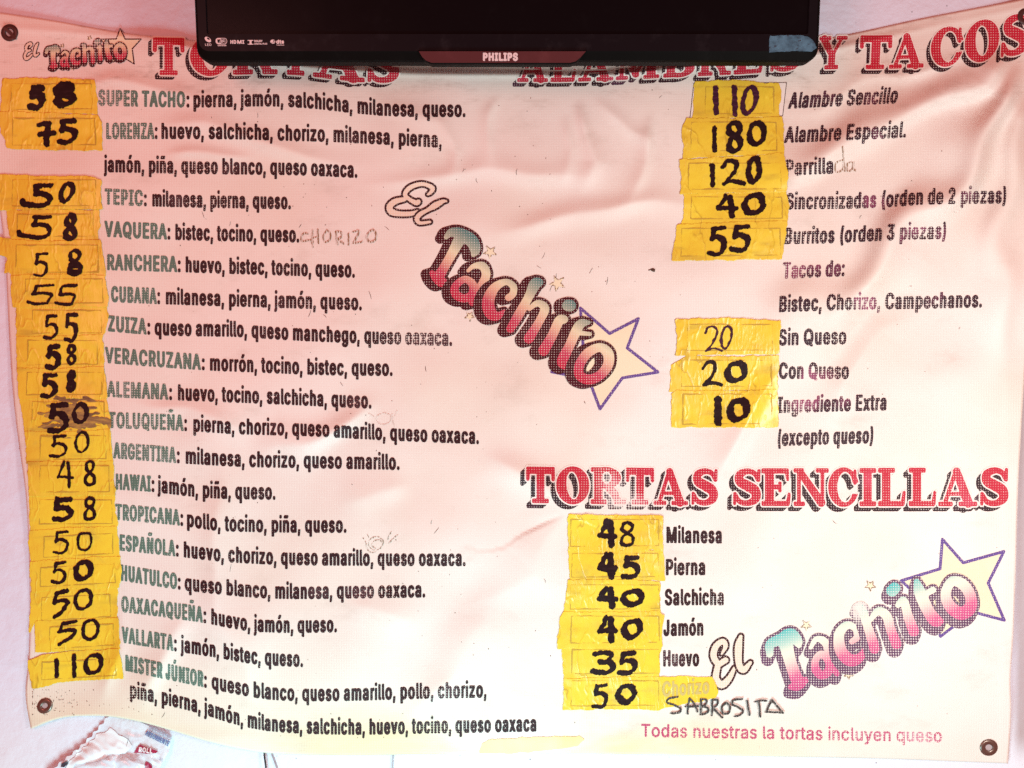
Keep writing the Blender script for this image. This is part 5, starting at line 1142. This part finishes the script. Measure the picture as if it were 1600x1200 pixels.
o = eyelet(70, 1103, 5.2, 13.2, -.7, .86, M_BRASS, M_HOLE); o['label'] = 'brown eyelet, lower left corner'
o = eyelet(1545, 1168, 5.6, 14.2, 0, .93, M_BRASS, M_HOLE); o['label'] = 'grey brown eyelet, lower right corner'
o = eyelet(1603, 26, 5.0, 13.5, 0, 1.0, M_EYELET_DARK, M_HOLE); o['label'] = 'dark eyelet at the upper right edge'

# ------------------------------------------------------------------ television
YT = 0.90
kt = K*YT/D
tv = empty('television', pt(793, 95, YT))
tv.rotation_euler = (math.radians(7.0), 0, 0)
tag(tv, 'black flat television leaning forward above the banner, peeling film at its lower right', 'television')
def gloss(name, col, rough, coat=.0, noise_amt=.0):
    m, nt, b = mat(name); n = N(nt)
    tc = n.node('ShaderNodeTexCoord'); o = tc.outputs['Object']
    no = n.noise(o, 40, 5, .65)
    n.put(b.inputs['Base Color'], n.mix(n.math('MULTIPLY', n.step(no, .5, .8), noise_amt), col, tuple(min(1, c*2.2+.01) for c in col)))
    n.put(b.inputs['Roughness'], n.math('MULTIPLY_ADD', n.noise(o, 25, 4), .16, rough))
    b.inputs['Coat Weight'].default_value = coat
    b.inputs['Specular IOR Level'].default_value = .06
    return m
M_TVB = gloss('television_plastic', (.008, .006, .008), .28, .0, .5)
M_TVS = gloss('television_screen', (.004, .003, .004), .2, .0, .1)
M_TVL = gloss('television_lip', (.002, .002, .002), .5, .0, .2)
M_TVP = gloss('smoked_plate', (.085, .026, .030), .3, .3, .2)
M_WHITE = simple('white_print', (.72, .60, .62), .5)
def tvx(px): return (px-793)*kt
def tvz(py): return (95-py)*kt
TVW_L, TVW_R = tvx(305.5), tvx(1280.5)
TVH = .405
def rrect(x0, z0, x1, z1, r, n_=7):
    out = []
    for cx, cz, a0 in ((x1-r, z0+r, -90), (x1-r, z1-r, 0), (x0+r, z1-r, 90), (x0+r, z0+r, 180)):
        for i in range(n_+1):
            a = math.radians(a0+90*i/n_); out.append((cx+r*math.cos(a), cz+r*math.sin(a)))
    return out
def loops_mesh(name, loops, mats, fm, parent, cap_first=None, cap_last=None, smooth=False):
    V = []; F = []; M = []
    n_ = len(loops[0][0])
    for pts, y in loops: V += [(p[0], y, p[1]) for p in pts]
    for li in range(len(loops)-1):
        for i in range(n_):
            j = (i+1) % n_
            F.append([li*n_+i, li*n_+j, (li+1)*n_+j, (li+1)*n_+i]); M.append(fm[li])
    if cap_first is not None: F.append(list(range(n_))[::-1]); M.append(cap_first)
    if cap_last is not None: F.append([(len(loops)-1)*n_+i for i in range(n_)]); M.append(cap_last)
    o = link_mesh(name, V, F, mats, parent, M, smooth=smooth, origin=(0, 0, 0))
    return o
L, R = TVW_L, TVW_R
loops = [(rrect(L+.03, .03, R-.03, TVH-.03, .012), .050),
         (rrect(L+.006, .006, R-.006, TVH-.006, .014), .034),
         (rrect(L, 0, R, TVH, .0145), .022),
         (rrect(L, 0, R, TVH, .0145), .006),
         (rrect(L+.0012, .0012, R-.0012, TVH-.0012, .0140), .0022),
         (rrect(L+.003, .0082, R-.003, TVH-.003, .012), 0.0),
         (rrect(L+.0045, .0098, R-.0045, TVH-.0045, .011), -.0006),
         (rrect(L+.0135, .0275, R-.0135, TVH-.0135, .002), -.0006),
         (rrect(L+.0142, .0282, R-.0142, TVH-.0142, .002), .0018)]
loops_mesh('bezel', loops, [M_TVB, M_TVL], [1, 1, 1, 1, 1, 1, 0, 0], tv, cap_first=1)
sw = [(L+.0140, .0280), (R-.0140, .0280), (R-.0140, TVH-.0140), (L+.0140, TVH-.0140)]
link_mesh('screen', [(x, .0016, z) for x, z in sw]+[(x, .004, z) for x, z in sw], [(0, 1, 2, 3), (7, 6, 5, 4)], M_TVS, tv, origin=(0, 0, 0))

def flat(name, shapes, y, material, parent, thick=.0003, cell=.5):
    """shapes: list of (verts in photo pixels, faces) laid on the set's front"""
    V = []; F = []; n0 = 0
    for v, f in shapes:
        V += [(tvx(p[0]), y, tvz(p[1])) for p in v]; F += [[i+n0 for i in q] for q in f]; n0 += len(v)
    return link_mesh(name, V, F, material, parent, origin=(0, 0, 0), solid=thick)
# smoked name plate on the lower lip
pl = [(654,80.5),(916,80.5),(908,91),(900,98.5),(891,101),(674,101),(665,97),(659,90)]
pl3 = [(tvx(x), tvz(y)) for x, y in pl]
n_ = len(pl3)
cxp = tvx(785); czp = tvz(90)
ins = [(cxp+(x-cxp)*.992, czp+(z-czp)*.84) for x, z in pl3]
V = [(x, .010, z) for x, z in pl3]+[(x, -.0016, z) for x, z in pl3]+[(x, -.0034, z) for x, z in ins]
F = [[i+k*n_, i+(k+1)*n_, (i+1) % n_+(k+1)*n_, (i+1) % n_+k*n_] for k in range(2) for i in range(n_)]+[[2*n_+i for i in range(n_)][::-1]]
M = [1]*(2*n_)+[0]
plate = link_mesh('name_plate', V, F, [M_TVP, M_TVL], tv, M, origin=(0, 0, 0))
def tv_text(s, x0, x1, yb, cap, bold, cell=.35):
    class C: pass
    pc = Piece(); put_text(pc, s, x0, x1, interp([(x0, yb), (x1, yb)]), cap=cap, bold=bold, cell=cell)
    return (np.concatenate(pc.p), pc.f)
flat('name_lettering', [tv_text('PHILIPS', 754, 809.5, 95.6, 10.4, .95)], -.0038, M_WHITE, plate)
g = []
def sh(fn, x0, y0, x1, y1, c=.35):
    v, f = grid_mesh(fn, x0, y0, x1, y1, c); g.append((v, f))
# lamp swirl + LED
sh(lambda X, Y: np.maximum(ell_d(X, Y, 326.6, 63.4, 5.4, 3.3, .6), -ell_d(X, Y, 327.4, 62.2, 2.6, 1.3, .6)), 319, 57, 334, 69)
g.append(tv_text('LED', 321.6, 332, 72.8, 3.4, .05))
flat('feature_mark', g, -.0009, M_WHITE, tv); g = []
sh(lambda X, Y: np.minimum(box_d(X, Y, 339, 61.5, 348, 70, 3.4), np.abs(box_d(X, Y, 339, 61.5, 356, 70, 3.8))-.35), 337, 60, 358, 72)
g.append(tv_text('Fi', 348.8, 353.8, 68.3, 4.6, .2)); g.append(tv_text('CERTIFIED', 341.5, 355, 73.2, 1.9, .12, .25))
flat('feature_mark', g, -.0009, M_WHITE, tv)
flat('feature_mark', [tv_text('WI', 341.4, 346.6, 68.3, 4.6, .2)], -.0013, M_TVB, tv); g = []
g.append(tv_text('HD', 361, 371, 69.4, 4.8, .35)); g.append(tv_text('MI', 371.6, 383.4, 69.4, 4.8, .35))
flat('feature_mark', g, -.0009, M_WHITE, tv); g = []
sh(lambda X, Y: np.maximum(box_d(X, Y, 388.6, 64.2, 397.2, 71, .3), -np.minimum(ell_d(X, Y, 389.9, 67.6, 1.7, 2.5), ell_d(X, Y, 396, 67.6, 1.7, 2.5))), 387, 63, 399, 73)
g.append(tv_text('DOLBY', 398.6, 411.5, 67, 2.7, .18, .25)); g.append(tv_text('DIGITAL PLUS', 398.6, 418.8, 70.9, 2.3, .12, .25))
flat('feature_mark', g, -.0009, M_WHITE, tv); g = []
sh(lambda X, Y: np.maximum(np.maximum(ell_d(X, Y, 427.6, 66.6, 3.9, 3.0), -ell_d(X, Y, 429.2, 65.7, 1.6, 1.0)), -stroke_d(X, Y, [(424,68.5,.3),(431,68,.3)])), 422, 62, 433, 71)
g.append(tv_text('dts', 432.6, 445.2, 69.2, 5.0, .45)); g.append(tv_text('TruSurround', 433, 445, 72.4, 1.6, .06, .22))
flat('feature_mark', g, -.0009, M_WHITE, tv)
# peeling film left on the corner of the bezel
def film_mat():
    m, nt, b = mat('film'); n = N(nt)
    tc = n.node('ShaderNodeTexCoord'); o = tc.outputs['Object']
    c = n.mix(n.step(n.noise(o, 70, 5, .65), .3, .7), (.025, .075, .115), (.085, .20, .29))
    d = n.step(n.noise(o, 380, 3, .6), .58, .66)
    c = n.mix(n.math('MULTIPLY', d, n.step(n.noise(o, 120, 2), .45, .6)), c, (.02, .02, .03))
    n.put(b.inputs['Base Color'], c); b.inputs['Roughness'].default_value = .3
    n.put(b.inputs['Normal'], n.bump(n.noise(o, 130, 4), .5, .002))
    return m
fp = [(1201,57.5),(1225,57),(1252,57.2),(1263,60),(1270,68),(1274.5,76),(1268,81.5),(1250,81),(1222,82),(1201,83)]
v, f = grid_mesh(lambda X, Y: poly_d(X, Y, [fp])+.45*edge_noise(X, Y), 1196, 54, 1279, 86, .8)
flat('peeling_film', [(v, f)], -.0011, film_mat(), tv, .0003)

# ------------------------------------------------------------------ cables under the banner
def tube(name, pts, r, material, label, cat, group=None):
    root = empty(name, pts[-1])
    tag(root, label, cat, group)
    V = []; F = []; ns = 8
    P = [np.array(p) for p in smooth_pts(pts, 6)]
    for i, p in enumerate(P):
        t = P[min(i+1, len(P)-1)]-P[max(i-1, 0)]; t /= np.linalg.norm(t)
        a = np.cross(t, (0, 1, 0)); a /= np.linalg.norm(a); b = np.cross(t, a)
        for k in range(ns):
            an = 2*math.pi*k/ns; V.append(tuple(p+r*(a*math.cos(an)+b*math.sin(an))))
    for i in range(len(P)-1):
        for k in range(ns): F.append([i*ns+k, i*ns+(k+1) % ns, (i+1)*ns+(k+1) % ns, (i+1)*ns+k])
    F.append(list(range(ns))[::-1]); F.append([(len(P)-1)*ns+k for k in range(ns)])
    link_mesh('sheath', V, F, material, root, smooth=True)
yw = .983
tube('cable', [pt(412,1130,yw), pt(413,1178,yw-.003), pt(416,1210,yw-.004), pt(420,1330,yw)], .0011, simple('black_sheath', (.02,.016,.018), .4), 'thin black cable hanging below the bottom hem of the banner', 'cable')
tube('cable', [pt(420,1140,yw), pt(424,1176,yw), pt(434,1206,yw), pt(466,1320,yw)], .0007, simple('grey_sheath', (.34,.30,.34), .5), 'thin grey cable slanting beside the black one below the banner', 'cable')
tube('cable', [pt(616,1140,yw), pt(614,1180,yw), pt(613,1206,yw), pt(612,1330,yw)], .0008, simple('pale_sheath', (.42,.40,.44), .5), 'pale grey cable hanging alone below the middle of the bottom hem', 'cable')

# ------------------------------------------------------------------ crumpled plastic packet
pk = empty('plastic_packet', pt(175, 1235, .975))
tag(pk, 'crumpled clear and white plastic packet under the lower left corner of the banner', 'packet')
def packet_d(X, Y):
    edge = [(172,1116),(200,1119),(236,1136),(258,1148),(268,1156),(264,1174),(256,1188),(247,1204),(238,1240),(60,1240),(72,1212),(86,1199)]
    n_ = 17
    for i in range(n_):
        t = (i+.5)/n_; x, y = 86+(172-86)*t, 1199+(1116-1199)*t
        w = -2.2 if i % 2 else 1.0
        edge.append((x+w+(4*math.sin(t*3.1)), y+w*.8+3*math.sin(t*3.1)))
    return poly_d(X, Y, [edge])
pk_n1 = sines(9, 2*math.pi/90, 2*math.pi/40, 41); pk_n2 = sines(9, 2*math.pi/34, 2*math.pi/14, 43)
def pk_h(x, y):
    h = 6+3.2*np.abs(pk_n1(x, y))+1.1*(1-np.abs(pk_n2(x, y)))
    h = h+9*np.exp(-(((x-160)/50)**2+((y-1195)/34)**2))
    d, t, s = seg_dist(x, y, [(176,1122),(150,1150),(110,1190)]); h = h-4*np.exp(-(d/6)**2)
    d, t, s = seg_dist(x, y, [(205,1120),(222,1160),(240,1200)]); h = h+3*np.exp(-(d/4)**2)
    d, t, s = seg_dist(x, y, [(110,1200),(170,1178),(220,1176)]); h = h-3*np.exp(-(d/4)**2)
    g = np.clip((y-1118)/70, 0.06, 1)
    return 1.0+.62*h*g
def packet_mat():
    m, nt, b = mat('packet_film'); n = N(nt)
    uv = n.uv()
    no = n.noise(uv, 22, 4, .6)
    n.put(b.inputs['Base Color'], n.mix(n.step(no, .4, .65), (.82, .84, .90), (.70, .78, .88)))
    b.inputs['Roughness'].default_value = .18
    b.inputs['Specular IOR Level'].default_value = .7
    n.put(b.inputs['Alpha'], n.math('MULTIPLY_ADD', n.step(no, .3, .6), .25, .68))
    n.put(b.inputs['Normal'], n.bump(n.noise(uv, 60, 4), .5, .003))
    return m
def pk_build(name, v, f, lift, material, parent):
    P = unproject(v[:, 0], v[:, 1], .9835-(pk_h(v[:, 0], v[:, 1])+lift)/1000)
    return link_mesh(name, P, f, material, parent, uv=v/1000.0, smooth=True)
v, f = grid_mesh(packet_d, 50, 1110, 275, 1245, 1.6)
film = pk_build('film', v, f, 0, packet_mat(), pk)
v, f = grid_mesh(lambda X, Y: np.maximum(packet_d(X, Y)+5, poly_d(X, Y, [[(150,1146),(172,1136),(192,1150),(205,1166),(196,1178),(170,1182),(120,1196),(96,1225),(70,1240),(105,1190)]])+2*edge_noise(X*.4, Y*.4)), 50, 1110, 275, 1245, 1.6)
pk_build('white_lining', v, f, .8, simple('white_lining', (.78, .85, .90), .5), pk)
v, f = grid_mesh(lambda X, Y: poly_d(X, Y, [[(219,1164),(232,1169),(247,1173),(243,1177),(228,1177),(209,1176)]])+.4*edge_noise(X, Y), 200, 1155, 255, 1185, .8)
red = pk_build('red_block', v, f, 1.4, simple('packet_red', (.36, .02, .07), .4), film)
v2, f2 = grid_mesh(lambda X, Y: poly_d(X, Y, [[(228,1190),(236,1196),(240,1212),(222,1212),(226,1200)]])+.5*edge_noise(X, Y), 215, 1185, 245, 1215, .8)
pk_build('red_block', v2, f2, 1.4, simple('packet_red_low', (.36, .02, .07), .4), film)
def pk_text(s, x0, y0, x1, y1, cap, bold, material, name='packet_lettering'):
    pc = Piece(); put_text(pc, s, 0, math.hypot(x1-x0, y1-y0), interp([(0, 0), (100, 0)]), cap=cap, bold=bold, cell=.5)
    v = np.concatenate(pc.p); a = math.atan2(y1-y0, x1-x0)
    w = np.stack([x0+v[:, 0]*math.cos(a)-v[:, 1]*math.sin(a), y0+v[:, 0]*math.sin(a)+v[:, 1]*math.cos(a)], -1)
    pk_build(name, w, pc.f, 1.9, material, film)
M_PBLUE = simple('packet_blue', (.12, .17, .36), .5); M_PGREY = simple('packet_grey', (.36, .36, .48), .5)
pk_text('ABSORBENTE', 226, 1148, 263, 1166, 7.4, .4, M_PBLUE)
pk_text('RECIENTE', 232, 1140, 264, 1156, 6.0, .3, M_PGREY)
pk_text('ROLL', 216, 1174.5, 238, 1177, 7.0, .6, simple('packet_white', (.8, .74, .78), .5))
pk_text('REO', 248, 1188, 254, 1190, 4.0, .1, M_PGREY)
v, f = grid_mesh(lambda X, Y: poly_d(X, Y, [[(96,1193),(105,1189),(107,1193),(100,1199),(95,1198)]]), 90, 1185, 112, 1203, .7)
pk_build('dark_mark', v, f, 1.6, simple('packet_mark', (.03, .015, .03), .5), film)
